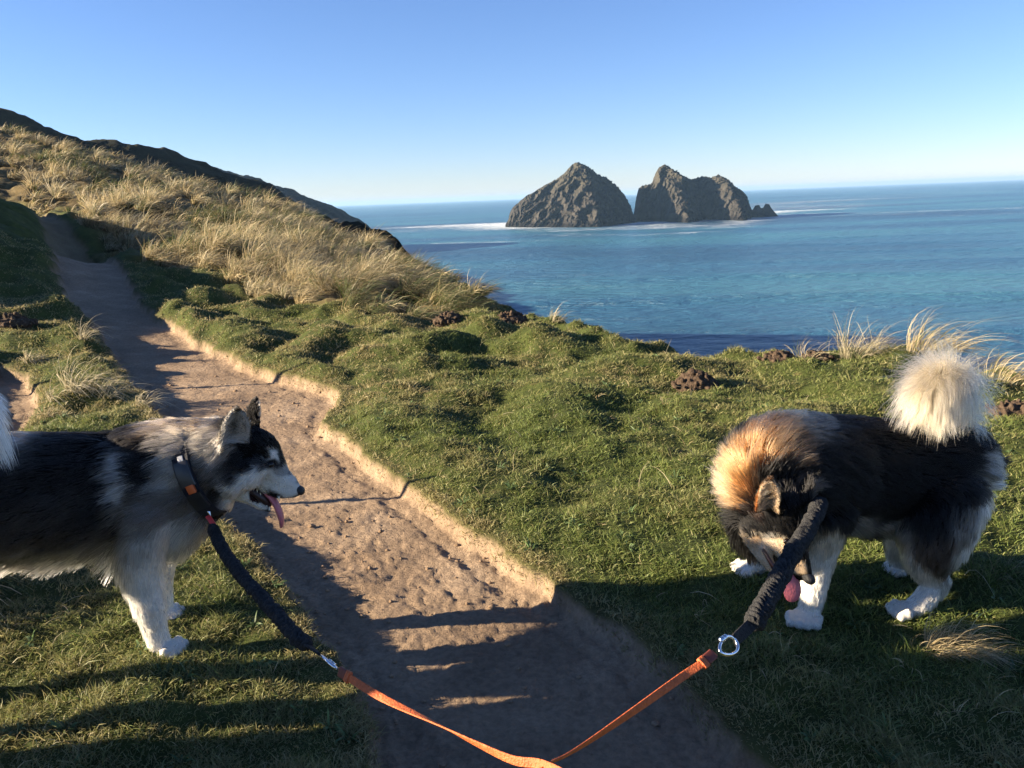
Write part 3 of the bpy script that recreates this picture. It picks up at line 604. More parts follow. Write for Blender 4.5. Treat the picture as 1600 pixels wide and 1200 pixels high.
def make_dog(label, B, anchors, base_col, bare, nh, origin, voxel=.0055, seed=1, mods=None, hairless=None, wr=1., ears=()):
    C = np.array(B.c); FL = np.array(B.fl); LN = np.array(B.len); LI = np.array(B.lie); RD = np.array(B.r)
    body = voxel_join('dog', list(zip(B.c, B.ax)), voxel, M_SKIN, 5)
    me = body.data; n = len(me.vertices); co = np.empty(n*3, np.float32); me.vertices.foreach_get('co', co); co = co.reshape(-1, 3).astype(float)
    no = np.empty(n*3, np.float32); me.vertices.foreach_get('normal', no); no = no.reshape(-1, 3).astype(float)
    AP = np.array([at(a[0], a[1], a[2]) for a in anchors]); AR = np.array([a[3] for a in anchors]); AC = np.array([a[4] for a in anchors]); AW = np.array([a[5] if len(a) > 5 else 1. for a in anchors])
    def colour(p, nrm):
        q = p+.018*np.stack([n2(p[:,0]*22, p[:,2]*22+p[:,1]*9), 0*p[:,0], n2(p[:,0]*22+50, p[:,2]*22)], 1)
        out = np.zeros((len(p), 3)); ws = np.full(len(p), .006); out += ws[:, None]*np.array(base_col)
        for a, r, c, w in zip(AP, AR, AC, AW):
            d = q-a; d2 = d[:,0]**2+(d[:,1]*.45)**2+d[:,2]**2; e = (w*np.exp(-d2/(r*r)*1.6))**1.6; ws += e; out += e[:, None]*np.array(c)
        out = out/ws[:, None]
        for (eb, et, ef, ew, ecol) in ears:                # the lining of each ear is pale, its deep middle dark
            up = et-eb; h = np.linalg.norm(up); up = up/h; f = np.array(ef, float); f = f-f@up*up; f /= np.linalg.norm(f); sdv = np.cross(up, f)
            rel = p-eb; v = rel@up/h; uu = rel@sdv/(ew*.5); ff = rel@f; inn = (v > .0) & (v < .95) & (np.abs(uu) < .95) & (np.abs(ff) < .05) & (nrm@f > .15)
            deep = np.clip(1-np.hypot(uu/.36, (v-.38)/.34), 0, 1)[:, None]; c_ = np.array(ecol)*(1-deep)+np.array([.02,.012,.010])*deep
            out = np.where(inn[:, None], c_, out)
        return out
    def interp(p):
        f = np.zeros((len(p), 3)); l = np.zeros(len(p)); li = np.zeros(len(p))
        for i in range(0, len(p), 4000):
            d = np.linalg.norm(p[i:i+4000, None]-C[None], axis=2)/RD[None]; w = np.exp(-(d-d.min(1)[:, None])*9)*(1); w /= w.sum(1)[:, None]
            f[i:i+4000] = w@FL; l[i:i+4000] = w@LN; li[i:i+4000] = w@LI
        return f, l, li
    vc = colour(co, no)
    a = me.attributes.new('tint', 'FLOAT_COLOR', 'POINT'); cc = np.ones((n, 4), np.float32); cc[:, :3] = vc*.75; 
    if hairless:
        for (hp, hr, hc) in hairless:
            m_ = np.linalg.norm(co-hp, axis=1) < hr; cc[m_, :3] = hc
    a.data.foreach_set('color', cc.ravel())
    # fur roots
    me.calc_loop_triangles(); nt3 = len(me.loop_triangles); tri = np.empty(nt3*3, np.int32); me.loop_triangles.foreach_get('vertices', tri); tri = tri.reshape(-1, 3)
    rg = np.random.default_rng(seed); v0, v1, v2 = co[tri[:,0]], co[tri[:,1]], co[tri[:,2]]; ar = np.linalg.norm(np.cross(v1-v0, v2-v0), axis=1)/2
    cen = (v0+v1+v2)/3; _, l_, _ = interp(cen[::1]); wgt = ar*np.clip((.045/np.maximum(l_, .006)), .6, 3.2)
    ti = rg.choice(nt3, nh, p=wgt/wgt.sum()); u = rg.random(nh); v = rg.random(nh); s_ = u+v > 1; u[s_] = 1-u[s_]; v[s_] = 1-v[s_]
    P = v0[ti]*(1-u-v)[:, None]+v1[ti]*u[:, None]+v2[ti]*v[:, None]; NR = no[tri[ti,0]]*(1-u-v)[:, None]+no[tri[ti,1]]*u[:, None]+no[tri[ti,2]]*v[:, None]
    NR /= np.linalg.norm(NR, axis=1)[:, None]+1e-9
    keep = np.ones(nh, bool)
    for (b, r) in bare: keep &= np.linalg.norm(P-b, axis=1) > r
    P, NR = P[keep], NR[keep]; F, LL, LI2 = interp(P); n = len(P)
    if mods: keep2, LL, F = mods(P, NR, LL, F); P, NR, F, LL, LI2 = P[keep2], NR[keep2], F[keep2], LL[keep2], LI2[keep2]; n = len(P)
    F = F-(F*NR).sum(1)[:, None]*NR*.9; F /= np.linalg.norm(F, axis=1)[:, None]+1e-9
    sw = n2(P[:,0]*14, P[:,2]*14+P[:,1]*11)[:, None]*.35; F = F+sw*np.cross(NR, F)
    d = F*LI2[:, None]+NR*(1-LI2)[:, None]*1.15+rg.normal(0, .10, (n, 3)); d /= np.linalg.norm(d, axis=1)[:, None]
    L = LL*rg.uniform(.6, 1.15, n)*(1+.25*n2(P[:,0]*30, P[:,2]*30)); SEG = 5
    pts = [P-NR*.002]; dd = d; p = pts[0]
    for k in range(SEG):
        dd = dd+F*.10*(LL/.05)[:, None].clip(0, 2)+np.array([0,0,-.10])*(LL/.05)[:, None].clip(0, 2.2)+rg.normal(0, .04, (n, 3)); dd /= np.linalg.norm(dd, axis=1)[:, None]
        p = p+dd*(L/SEG)[:, None]; pts.append(p)
    pts = np.stack(pts, 1)
    # clumping: neighbours lean to a shared lock
    gi = rg.choice(n, max(n//34, 10), replace=False); kd = KDTree(len(gi))
    for j, g in enumerate(gi): kd.insert(Vector(P[g]), j)
    kd.balance(); near = np.array([gi[kd.find(Vector(q))[1]] for q in P]); tt = np.linspace(0, 1, SEG+1)[None, :, None]
    cl = rg.uniform(.2, .7, n)[:, None, None]*(np.clip(LL/.03, .2, 1)[:, None, None]); off = pts[near]-pts[near][:, :1]; mine = pts-pts[:, :1]
    tgt = pts[near]*.8+(pts[:, :1]+off)*.2; pts = pts*(1-cl*tt**1.3)+tgt*cl*tt**1.3
    pts[..., 2] = np.maximum(pts[..., 2], .004)
    base = colour(P, NR); lockv = rg.uniform(.5, 1.45, n)[near][:, None]; j = rg.uniform(.75, 1.25, n)[:, None]*np.where(base.mean(1, keepdims=True) < .5, lockv, .45+.52*lockv); lum = base.mean(1, keepdims=True)
    tipd = (1-.45*rg.random(n)[:, None]*(lum < .35)*(lum > .03)); rootl = 1.0
    colr = np.ones((n, SEG+1, 4), np.float32)
    for k in range(SEG+1): q = k/SEG; colr[:, k, :3] = np.clip(base*j*((1-q)*rootl+q*tipd), 0, .93)
    hc = bpy.data.hair_curves.new('fur'); hc.add_curves([SEG+1]*n)
    hc.position_data.foreach_set('vector', pts.astype(np.float32).ravel())
    ra = hc.attributes.get('radius') or hc.attributes.new('radius', 'FLOAT', 'POINT')
    rp = (np.array([.6, .95, 1., .85, .55, .12])*.00075*wr)[None]*rg.uniform(.7, 1.3, n)[:, None]; ra.data.foreach_set('value', rp.astype(np.float32).ravel())
    ca = hc.attributes.new('tint', 'FLOAT_COLOR', 'POINT'); ca.data.foreach_set('color', colr.ravel())
    hc.materials.append(M_HAIR); fur = bpy.data.objects.new('fur', hc); link(fur, body)
    # move the origin to the ground under the dog
    og = Vector(origin); me.transform(Matrix.Translation(-og)); body.location = og; fur.matrix_parent_inverse = Matrix.Translation(-og)
    tag(body, label, 'dog', 'two big fluffy dogs on leads')
    return body
def child(o, body): o.parent = body; o.matrix_parent_inverse = Matrix.Translation(-body.location); return o
def ellip(name, c, r, mat, body, rot=None, sub=3):
    bm = bmesh.new(); Mx = Matrix.Translation(Vector(c)) @ ((rot.to_matrix() if rot else Matrix.Identity(3)) @ Matrix.Diagonal(r)).to_4x4()
    bmesh.ops.create_icosphere(bm, subdivisions=sub, radius=1, matrix=Mx); me = bpy.data.meshes.new(name); bm.to_mesh(me); bm.free()
    me.polygons.foreach_set('use_smooth', [True]*len(me.polygons)); me.materials.append(mat); return child(link(bpy.data.objects.new(name, me)), body)
def blobs_child(name, pts, mat, body, voxel=.002, n=8, sm=6, flat=(1,1,1)):
    P = catmull(np.array([np.r_[at(p[0], p[1], p[2]), p[3]] for p in pts]), n)
    return child(voxel_join(name, [(c[:3], np.diag([c[3]*flat[0], c[3]*flat[1], c[3]*flat[2]])) for c in P], voxel, mat, sm), body)

BLK = (.0022,.002,.0022); DK = (.030,.024,.020); GR = (.14,.125,.11); LG = (.34,.32,.29); WH = (.74,.69,.61); CR = (.62,.50,.36); TAN = (.36,.20,.09); ORG = (.34,.15,.055); BRN = (.10,.05,.028)

# ---- grey and white dog on the left
B = Body()
B.chain([(262,765,2.54,.145),(215,762,2.53,.185),(150,768,2.49,.194),(50,773,2.385,.196),(-60,776,2.26,.186),(-150,762,2.15,.165),(-195,745,2.12,.12)], .062, .8, 7, (1,.84,1))
B.chain([(378,698,2.55,.074),(350,704,2.55,.102),(315,714,2.55,.124),(270,722,2.55,.140),(220,732,2.53,.142)], .055, .68, 6, (1,.92,1), ln2=.07)
B.chain([(345,765,2.55,.060),(322,778,2.55,.082),(296,796,2.54,.092),(265,822,2.54,.105)], .065, .75, 5, (1,.9,1))
# head
B.chain([(460,763,2.55,.0225),(452,757,2.550,.031),(443,752,2.55,.038),(431,742,2.55,.047),(419,722,2.55,.055),(404,703,2.55,.067),(382,698,2.55,.074)], .008, .85, 6, (1,.76,1), ln2=.024)
B.chain([(461,767,2.55,.022),(452,766,2.55,.027),(438,762,2.55,.034),(420,753,2.55,.040),(400,742,2.55,.040),(380,738,2.55,.052)], .006, .85, 6, (1,.9,1), ln2=.03)
B.chain([(420,796,2.55,.010),(410,790,2.55,.014),(397,781,2.55,.019),(383,770,2.55,.028),(370,758,2.55,.042)], .008, .8, 6, (1,1.1,1), ln2=.035)
B.chain([(405,730,2.50,.034),(385,740,2.485,.046),(365,748,2.485,.052)], .03, .7, 5)
B.chain([(405,728,2.60,.030),(385,735,2.61,.040),(365,745,2.61,.045)], .03, .7, 5)
B.chain([(424,714,2.525,.016),(412,705,2.52,.022)], .012, .8, 4); B.chain([(424,714,2.575,.016),(412,705,2.58,.022)], .012, .8, 4)
ear1b, ear1t = at(366,694,2.475), at(371,641,2.465); B.ear(ear1b, ear1t, (.45,-.85,.1), .088, .0065)
ear2b, ear2t = at(397,676,2.60), at(402,625,2.61); B.ear(ear2b, ear2t, (.8,.5,.15), .08, .0065)
# near front leg, far front leg
B.chain([(230,800,2.46,.095),(222,850,2.44,.078),(225,900,2.43,.060),(234,945,2.42,.047),(243,985,2.42,.036),(250,1008,2.42,.033)], .05, .8, 7, ln2=.022)
g1 = at(262,1014,2.42); g1[2] = .030; B.paw(g1, (1,-.15,0), .040)
B.chain([(262,810,2.66,.075),(252,860,2.66,.055),(250,910,2.66,.042),(253,945,2.66,.036),(256,960,2.66,.032)], .035, .8, 7, ln2=.018)
g2 = at(262,968,2.66); g2[2] = .028; B.paw(g2, (1,-.1,0), .038)
# hind legs and tail (mostly beyond the left edge)
for dy, dx in ((-.10, .02), (.11, -.10)):
    hp = at(-160, 790, 2.12); hx, hy = hp[0]+dx, hp[1]+dy
    B.wchain(np.array([(hx,hy,.52,.12),(hx+.05,hy,.42,.10),(hx+.07,hy,.33,.065),(hx-.04,hy,.23,.042),(hx-.09,hy,.17,.036),(hx-.06,hy,.09,.033),(hx-.03,hy,.05,.032)]), .05, .75, 6, ln2=.02)
    B.paw((hx,hy,.032), (1,0,0), .038)
B.chain([(-185,735,2.13,.05),(-195,670,2.13,.045),(-140,615,2.13,.045),(-80,615,2.14,.045),(-40,640,2.15,.04),(-22,675,2.15,.03)], .11, .62, 6)
# fluffy underline
B.chain([(180,838,2.5,.055),(100,850,2.45,.06),(0,850,2.37,.06),(-90,835,2.3,.05)], .085, .7, 6)
ANC = [(-150,740,2.24,.16,BLK),(-40,720,2.3,.15,BLK),(60,710,2.42,.13,BLK,1.3),(140,700,2.48,.10,BLK,1.3),(60,775,2.4,.13,(.018,.015,.013),1.1),(140,770,2.45,.10,(.018,.015,.013)),(-60,790,2.3,.14,DK),
  (120,688,2.5,.03,(.20,.17,.15),.5),(187,725,2.42,.030,LG,2.6),(192,765,2.40,.030,LG,2.2),(180,690,2.5,.02,GR,1.2),(215,668,2.5,.03,BLK,2),(222,700,2.43,.036,BLK,4),(226,740,2.40,.030,BLK,3),(222,775,2.40,.028,DK,2),(160,735,2.42,.04,BLK,2.4),(165,790,2.42,.05,BLK,2),(235,680,2.48,.035,DK),
  (265,690,2.44,.042,(.34,.29,.23),2.6),(250,655,2.55,.045,(.30,.23,.16),2),(262,740,2.42,.040,LG,2.2),(285,780,2.46,.05,GR,1.2),(255,790,2.42,.06,GR,1.2),(215,800,2.42,.06,GR,1.4),(190,815,2.43,.06,DK,1.0),
  (290,700,2.47,.03,BLK,.9),(300,650,2.55,.045,(.20,.15,.10),1.6),(335,640,2.55,.04,BLK,1.5),(320,690,2.48,.05,(.30,.26,.21),1.5),(340,735,2.48,.045,GR,1.6),(348,775,2.49,.035,DK,1.3),(362,735,2.48,.028,DK,2.2),(352,700,2.48,.03,(.20,.17,.14),1.5),
  (60,850,2.40,.09,(.09,.08,.07),1),(0,880,2.35,.07,(.42,.38,.33),2.5),(100,885,2.42,.06,(.42,.38,.33),2.2),(160,850,2.45,.05,(.16,.145,.13),1.2),(-80,870,2.3,.08,(.4,.36,.31),2),
  (240,840,2.44,.06,LG,1.5),(270,830,2.5,.06,WH,1.6),(215,860,2.43,.05,LG,1.2),(225,910,2.43,.09,WH,2.5),(240,980,2.42,.09,WH,3),(262,960,2.66,.10,WH,3),(262,1015,2.42,.09,WH,3),(295,830,2.52,.05,LG,1.5),
  # head
  (385,660,2.52,.055,BLK,2.5),(420,668,2.55,.055,BLK,3),(405,690,2.50,.045,BLK,3),(428,700,2.52,.026,BLK,2.2),(385,715,2.48,.035,BLK,2.5),(372,735,2.48,.022,BLK,2),(398,722,2.48,.018,(.02,.018,.018),1.6),
  (427,711,2.52,.0125,WH,7),(424,705,2.52,.009,WH,4),(419,728,2.51,.0125,(.02,.018,.018),14),(412,731,2.51,.010,(.10,.09,.09),6),(441,716,2.55,.010,(.02,.02,.02),3.5),(452,733,2.55,.010,(.10,.09,.09),2.2),
  (410,745,2.5,.028,WH,6),(438,752,2.52,.022,WH,6),(456,765,2.53,.02,WH,5),(385,762,2.5,.038,WH,8),(370,783,2.52,.034,WH,7),(360,790,2.5,.02,LG,2),(405,785,2.52,.02,WH,5),(440,735,2.52,.014,LG,2),(395,750,2.49,.02,WH,5),(463,755,2.55,.008,DK,2),
  (-30,650,2.2,.10,WH,5),(-120,610,2.2,.09,WH,4),(-190,680,2.2,.08,BLK,2)]
tonguep = [(412,768,2.55,.011),(421,774,2.548,.013),(429,784,2.545,.0145),(435,796,2.54,.0155),(439,808,2.537,.0145),(440,818,2.535,.011),(439,823,2.535,.006)]
mouthc = at(402,772,2.55)
earf = np.array([.45,-.85,.1])
colc = at(317,736,2.55); coln = np.array([.93, .05, .30]); coln /= np.linalg.norm(coln)
def modL(P, NR, LL, F):
    d = (P-colc)@coln; dist = np.linalg.norm(P-colc, axis=1); keep = np.ones(len(P), bool); LL = np.where((np.abs(d) < .027) & (dist < .22), np.where(P[:,2] > colc[2]+.08, .05, .009), LL)
    LL = np.where((d > .026) & (d < .07) & (dist < .2), LL*.5, LL)
    back = np.exp(-((P[:,0]-at(200,930,2.43)[0])/.035)**2)*(np.abs(P[:,2]-.25) < .18)*(P[:,1] < 2.6); LL = LL*(1+1.1*back)
    return keep, LL, F
bare = [(at(472,768,2.55), .016), (at(412,774,2.55), .017), (at(424,782,2.55), .012), (at(400,765,2.55), .012), (at(421,726,2.51), .013), (at(404,770,2.55), .036*.9), (at(414,778,2.55), .017), (at(395,761,2.51), .010)]
dogL = make_dog('grey, black and white dog with a thick dark collar, panting in profile on the left', B, ANC, BLK, bare, 120000, (at(250,1010,2.42)[0], 2.42, 0), seed=11, ears=[(ear1b, ear1t, (.45,-.85,.1), .092, (.36,.32,.28)), (ear2b, ear2t, (.8,.5,.15), .08, (.3,.27,.24))], mods=modL, hairless=[(mouthc, .03, (.02,.008,.008))])
# ear inside: pale hair on the side that faces us is painted by anchors of its own below
blobs_child('nose', [(466,764,2.55,.0145),(469,766,2.55,.0155),(470,768,2.55,.0135)], M_NOSE, dogL, .002, 4, 3, (1,1.1,.95))
blobs_child('tongue', tonguep, M_TONGUE, dogL, .002, 8, 5, (.66,1.15,1))
blobs_child('mouth', [(391,757,2.55,.012),(398,765,2.55,.017),(408,773,2.55,.018),(416,782,2.55,.014),(421,789,2.55,.008)], M_MOUTH, dogL, .002, 5, 3, (1,1.55,.9))
for yy in (2.53, 2.575):
    ellip('eye', at(421,726,2.594 if yy > 2.55 else 2.508), (.0145,.0105,.0105), M_EYE, dogL)
for (px, py, yy, s) in [(436,779,2.528,.010),(397,762,2.527,.006),(402,767,2.527,.006),(407,772,2.527,.005),(421,794,2.537,.008),(417,790,2.535,.004)]:
    bm = bmesh.new(); bmesh.ops.create_cone(bm, cap_ends=True, segments=8, radius1=s*.45, radius2=.0008, depth=s*1.6, matrix=Matrix.Translation(Vector(at(px, py, yy))) @ Matrix.Rotation(PI if py < 782 else 0, 4, 'X'))
    me = bpy.data.meshes.new('tooth'); bm.to_mesh(me); bm.free(); me.materials.append(M_TOOTH); child(link(bpy.data.objects.new('tooth', me)), dogL)
# collar: a padded band round the neck
M_COL = pmat('collar_webbing', (.012,.014,.022), .7, 300, .3, .8, 500, spec=.3); M_BUCK = pmat('collar_buckle', (.015,.016,.02), .35); M_ORNG = pmat('orange_plastic', (.55,.10,.02), .45, 60, .1)
M_METAL = pmat('polished_steel', (.62,.64,.68), .18, 80, .1, metallic=1); M_RED = pmat('red_tag', (.5,.03,.035), .4, 60, .1); M_PATCH = pmat('grey_patch', (.3,.31,.33), .6, 200, .1)
e1 = np.cross(coln, (0,1,0)); e1 /= np.linalg.norm(e1); e2 = np.cross(coln, e1)
def ringpt(a, w, k=0.): return colc+e1*math.cos(a)*(.146+k)+e2*math.sin(a)*(.133+k)+coln*w
def band(name, a0, a1, w0, w1, k0, k1, mat, n=90, bevel=True):
    full = a1-a0 > 6.2; As = np.linspace(a0, a1, n, endpoint=not full); rows = []
    prof = [(w0, k0), (w0, k1*.85+k0*.15), (w0+(w1-w0)*.08, k1), (w1-(w1-w0)*.08, k1), (w1, k1*.85+k0*.15), (w1, k0)]
    V = np.array([[ringpt(a, w, k) for (w, k) in prof] for a in As]); m = len(prof); f = grid_faces(n+1 if full else n, m, True)
    f = f % (n*m)
    return child(mesh_np(name, V.reshape(-1, 3), F4=f, mat=mat, smooth=False), dogL)
band('collar', 0, 2*PI, -.027, .027, 0, .006, M_COL, 120)
# which angle faces the viewer
aa = max(np.linspace(-PI, PI, 73), key=lambda a: -(ringpt(a, 0)[1]))
up_ = 1 if ringpt(aa+.3, 0)[2] > ringpt(aa, 0)[2] else -1
def arc(name, s0, s1, w0, w1, k0, k1, mat): a, b = sorted((aa+up_*s0, aa+up_*s1)); return band(name, a, b, w0, w1, k0, k1, mat, 16)
arc('collar_buckle', -.02, .48, -.024, .024, .006, .017, M_BUCK); arc('collar_button', -.17, .0, -.009, .015, .006, .019, M_ORNG)
arc('collar_patch', .5, .62, -.008, .010, .006, .0085, M_PATCH); arc('collar_buckle', -.60, -.20, -.024, .024, .006, .015, M_BUCK)

# ---- black, tan and cream dog on the right
B = Body(); D = 2.62
B.chain([(1275,728,2.58,.170),(1330,728,2.62,.172),(1400,732,2.64,.172),(1445,728,2.64,.170),(1478,722,2.64,.152),(1498,722,2.64,.125)], .065, .8, 7, (1,.85,1))
B.chain([(1200,775,2.42,.115),(1198,750,2.46,.142),(1215,728,2.50,.160),(1250,725,2.55,.168),(1290,728,2.58,.165)], .072, .62, 6, ln2=.07)
B.chain([(1180,800,2.44,.085),(1190,825,2.48,.085),(1215,820,2.54,.09)], .075, .65, 5)
# head hanging down, forehead towards the right
B.chain([(1259,897,2.235,.0215),(1254,884,2.245,.027),(1247,866,2.26,.034),(1240,842,2.28,.047),(1231,815,2.31,.064),(1224,790,2.34,.072),(1212,772,2.38,.08)], .007, .85, 6, (.9,1,1), ln2=.04)
B.chain([(1250,898,2.24,.018),(1243,882,2.25,.024),(1232,862,2.27,.034),(1218,840,2.30,.046),(1205,815,2.34,.06)], .008, .85, 6, (1,1,1), ln2=.030)
B.chain([(1222,908,2.25,.010),(1211,893,2.26,.013),(1199,876,2.28,.019),(1190,856,2.31,.030),(1184,832,2.35,.048)], .008, .85, 6, (1,1,1), ln2=.035)
earAb, earAt = at(1200,802,2.27), at(1204,750,2.25); B.ear(earAb, earAt, (-.25,-.9,.15), .064, .0065)
earBb, earBt = at(1262,790,2.30), at(1274,748,2.32); B.ear(earBb, earBt, (.85,-.3,.1), .07, .0065)
# front legs
B.chain([(1290,800,2.50,.085),(1282,850,2.49,.060),(1276,890,2.49,.047),(1271,925,2.48,.040),(1266,948,2.48,.036)], .04, .8, 7, ln2=.022)
q1 = at(1256,958,2.47); q1[2] = .030; B.paw(q1, (-.35,-1,0), .042)
B.chain([(1235,800,2.72,.075),(1212,845,2.78,.055),(1195,868,2.80,.044),(1182,882,2.82,.037)], .035, .8, 7, ln2=.02)
q2 = at(1168,888,2.84); q2[2] = .030; B.paw(q2, (-1,-.25,0), .040)
# hind legs: thigh, hock, foot
B.chain([(1478,775,2.56,.125),(1462,820,2.53,.115),(1452,858,2.51,.082),(1452,885,2.51,.052),(1462,905,2.51,.038),(1450,928,2.50,.034),(1432,948,2.49,.032),(1424,954,2.49,.03)], .06, .75, 7, ln2=.02)
q3 = at(1414,957,2.49); q3[2] = .029; B.paw(q3, (-1,-.12,0), .037)
B.chain([(1440,780,2.74,.11),(1420,830,2.76,.085),(1412,865,2.78,.055),(1418,885,2.79,.038),(1412,903,2.79,.034)], .045, .78, 7, ln2=.02)
q4 = at(1404,910,2.79); q4[2] = .028; B.paw(q4, (-1,-.1,0), .036)
# skirts of long hair on the rump and the underline
B.chain([(1488,700,2.62,.06),(1490,760,2.60,.065),(1484,820,2.58,.055),(1478,860,2.56,.04)], .055, .7, 6)
B.chain([(1310,800,2.58,.06),(1360,812,2.62,.05),(1410,808,2.62,.05)], .06, .7, 5)
n_body = len(B.c)
ANC = [(1330,690,2.5,.13,BLK,3),(1410,690,2.5,.13,BLK,3),(1470,700,2.52,.11,BLK,3),(1340,760,2.47,.10,BLK,3),(1420,770,2.5,.10,BLK,2.6),(1500,690,2.55,.05,BLK,1.8),(1290,720,2.46,.06,BLK,2.4),(1300,780,2.44,.06,BLK,2.4),
  (1450,800,2.48,.055,BLK,1.6),(1455,850,2.46,.05,(.045,.030,.022),2),(1470,870,2.48,.035,DK,1.6),(1350,830,2.5,.04,(.22,.20,.17),1.8),(1400,825,2.55,.045,(.30,.27,.23),1.5),(1330,845,2.5,.03,LG,1.4),(1400,850,2.6,.05,WH,1.8),
  (1528,790,2.55,.055,(.36,.34,.31),2.6),(1528,720,2.58,.04,(.16,.15,.14),1.4),(1505,850,2.52,.055,(.45,.41,.36),2.4),(1490,800,2.5,.05,(.06,.055,.05),1.2),
  (1440,935,2.5,.07,WH,3),(1462,910,2.5,.04,LG,2),(1420,957,2.49,.07,WH,3),(1412,900,2.79,.09,WH,3),(1425,870,2.6,.05,WH,1.6),
  (1275,900,2.49,.09,WH,3),(1260,955,2.48,.08,WH,3),(1290,840,2.46,.045,CR,1.8),(1175,882,2.83,.10,WH,3),(1205,860,2.78,.06,CR,2),
  # ruff rings, from the outside in
  (1200,665,2.40,.040,(.30,.17,.09),3),(1240,655,2.5,.045,(.22,.155,.10),2.6),(1275,665,2.5,.045,(.10,.085,.07),2.4),(1245,690,2.38,.03,(.10,.06,.035),3),
  (1150,688,2.38,.028,DK,3),(1112,712,2.42,.018,DK,2),(1227,700,2.36,.034,(.32,.18,.09),8),(1195,696,2.35,.038,(.25,.115,.045),11),(1163,710,2.35,.036,(.27,.125,.048),12),(1140,738,2.36,.038,(.31,.16,.068),13),(1122,774,2.38,.038,(.38,.23,.12),13),(1120,805,2.38,.024,(.36,.25,.15),7),
  (1217,731,2.30,.019,(.028,.016,.010),5),(1192,734,2.29,.016,(.045,.024,.013),5),(1167,750,2.29,.014,(.07,.036,.018),5),(1148,776,2.31,.013,(.08,.04,.02),5),(1140,802,2.33,.015,(.07,.036,.018),5),(1136,828,2.34,.022,(.028,.016,.011),5),
  (1182,786,2.25,.022,(.26,.11,.04),15),(1174,768,2.27,.022,(.28,.12,.045),14),(1160,790,2.28,.022,(.28,.125,.05),13),(1160,810,2.28,.015,(.17,.075,.03),8),(1185,800,2.27,.010,(.14,.06,.026),4),(1212,806,2.24,.010,(.13,.055,.022),4),
  (1240,775,2.25,.050,BLK,7),(1270,790,2.28,.04,BLK,4),(1228,745,2.29,.03,BLK,6),(1265,740,2.4,.05,BLK,3),(1215,822,2.24,.024,BLK,6),(1182,818,2.27,.020,(.016,.010,.008),6),(1165,834,2.29,.022,BLK,7),(1190,838,2.26,.020,BLK,8),(1215,839,2.23,.015,BLK,8),(1238,822,2.22,.022,BLK,8),(1266,836,2.26,.018,BLK,4),(1148,842,2.33,.018,DK,5),
  (1158,859,2.30,.015,(.40,.25,.14),8),(1180,860,2.28,.017,(.46,.31,.18),9),(1205,860,2.25,.015,(.60,.46,.32),10),(1226,866,2.22,.018,(.60,.44,.28),9),(1203,880,2.25,.020,(.58,.43,.28),9),(1238,885,2.21,.020,(.62,.46,.30),9),(1250,890,2.21,.018,(.56,.40,.25),9),
  (1272,878,2.25,.012,(.05,.035,.025),4),(1266,858,2.24,.013,(.05,.035,.025),5)]
B2 = B
def modR(P, NR, LL, F): return np.ones(len(P), bool), LL, F
bareR = [(at(1194,862,2.255), .010), (at(1200,872,2.245), .011), (at(1207,883,2.238), .012), (at(1265,905,2.23), .017), (at(1236,905,2.24), .009), (at(1227,846,2.235), .010)]
dogR = make_dog('black, tan and cream dog with bowed head and raised fluffy tail on the right', B, ANC, BLK, bareR, 130000, (at(1340,930,2.55)[0], 2.58, 0), seed=12, ears=[(earAb, earAt, (-.25,-.9,.15), .064, (.40,.30,.21)), (earBb, earBt, (.85,-.3,.1), .07, (.07,.055,.045))], mods=modR)
blobs_child('nose', [(1260,900,2.225,.0145),(1264,904,2.22,.0165),(1266,907,2.218,.014)], M_NOSE, dogR, .002, 4, 3, (1.1,1.1,.9))
ellip('eye', at(1229,846,2.232), (.009,.0085,.0095), M_EYE, dogR); ellip('eye', at(1262,842,2.27), (.009,.0085,.0095), M_EYE, dogR)
blobs_child('tongue', [(1232,892,2.25,.012),(1236,904,2.242,.019),(1238,916,2.235,.026),(1238,926,2.23,.027),(1238,934,2.225,.020)], M_TONGUE, dogR, .002, 8, 5, (1,.32,.75))
blobs_child('mouth', [(1193,860,2.262,.006),(1198,868,2.250,.007),(1204,878,2.240,.008),(1211,889,2.235,.009),(1222,899,2.235,.009)], M_MOUTH, dogR, .002, 6, 3, (.9,1.6,.9))
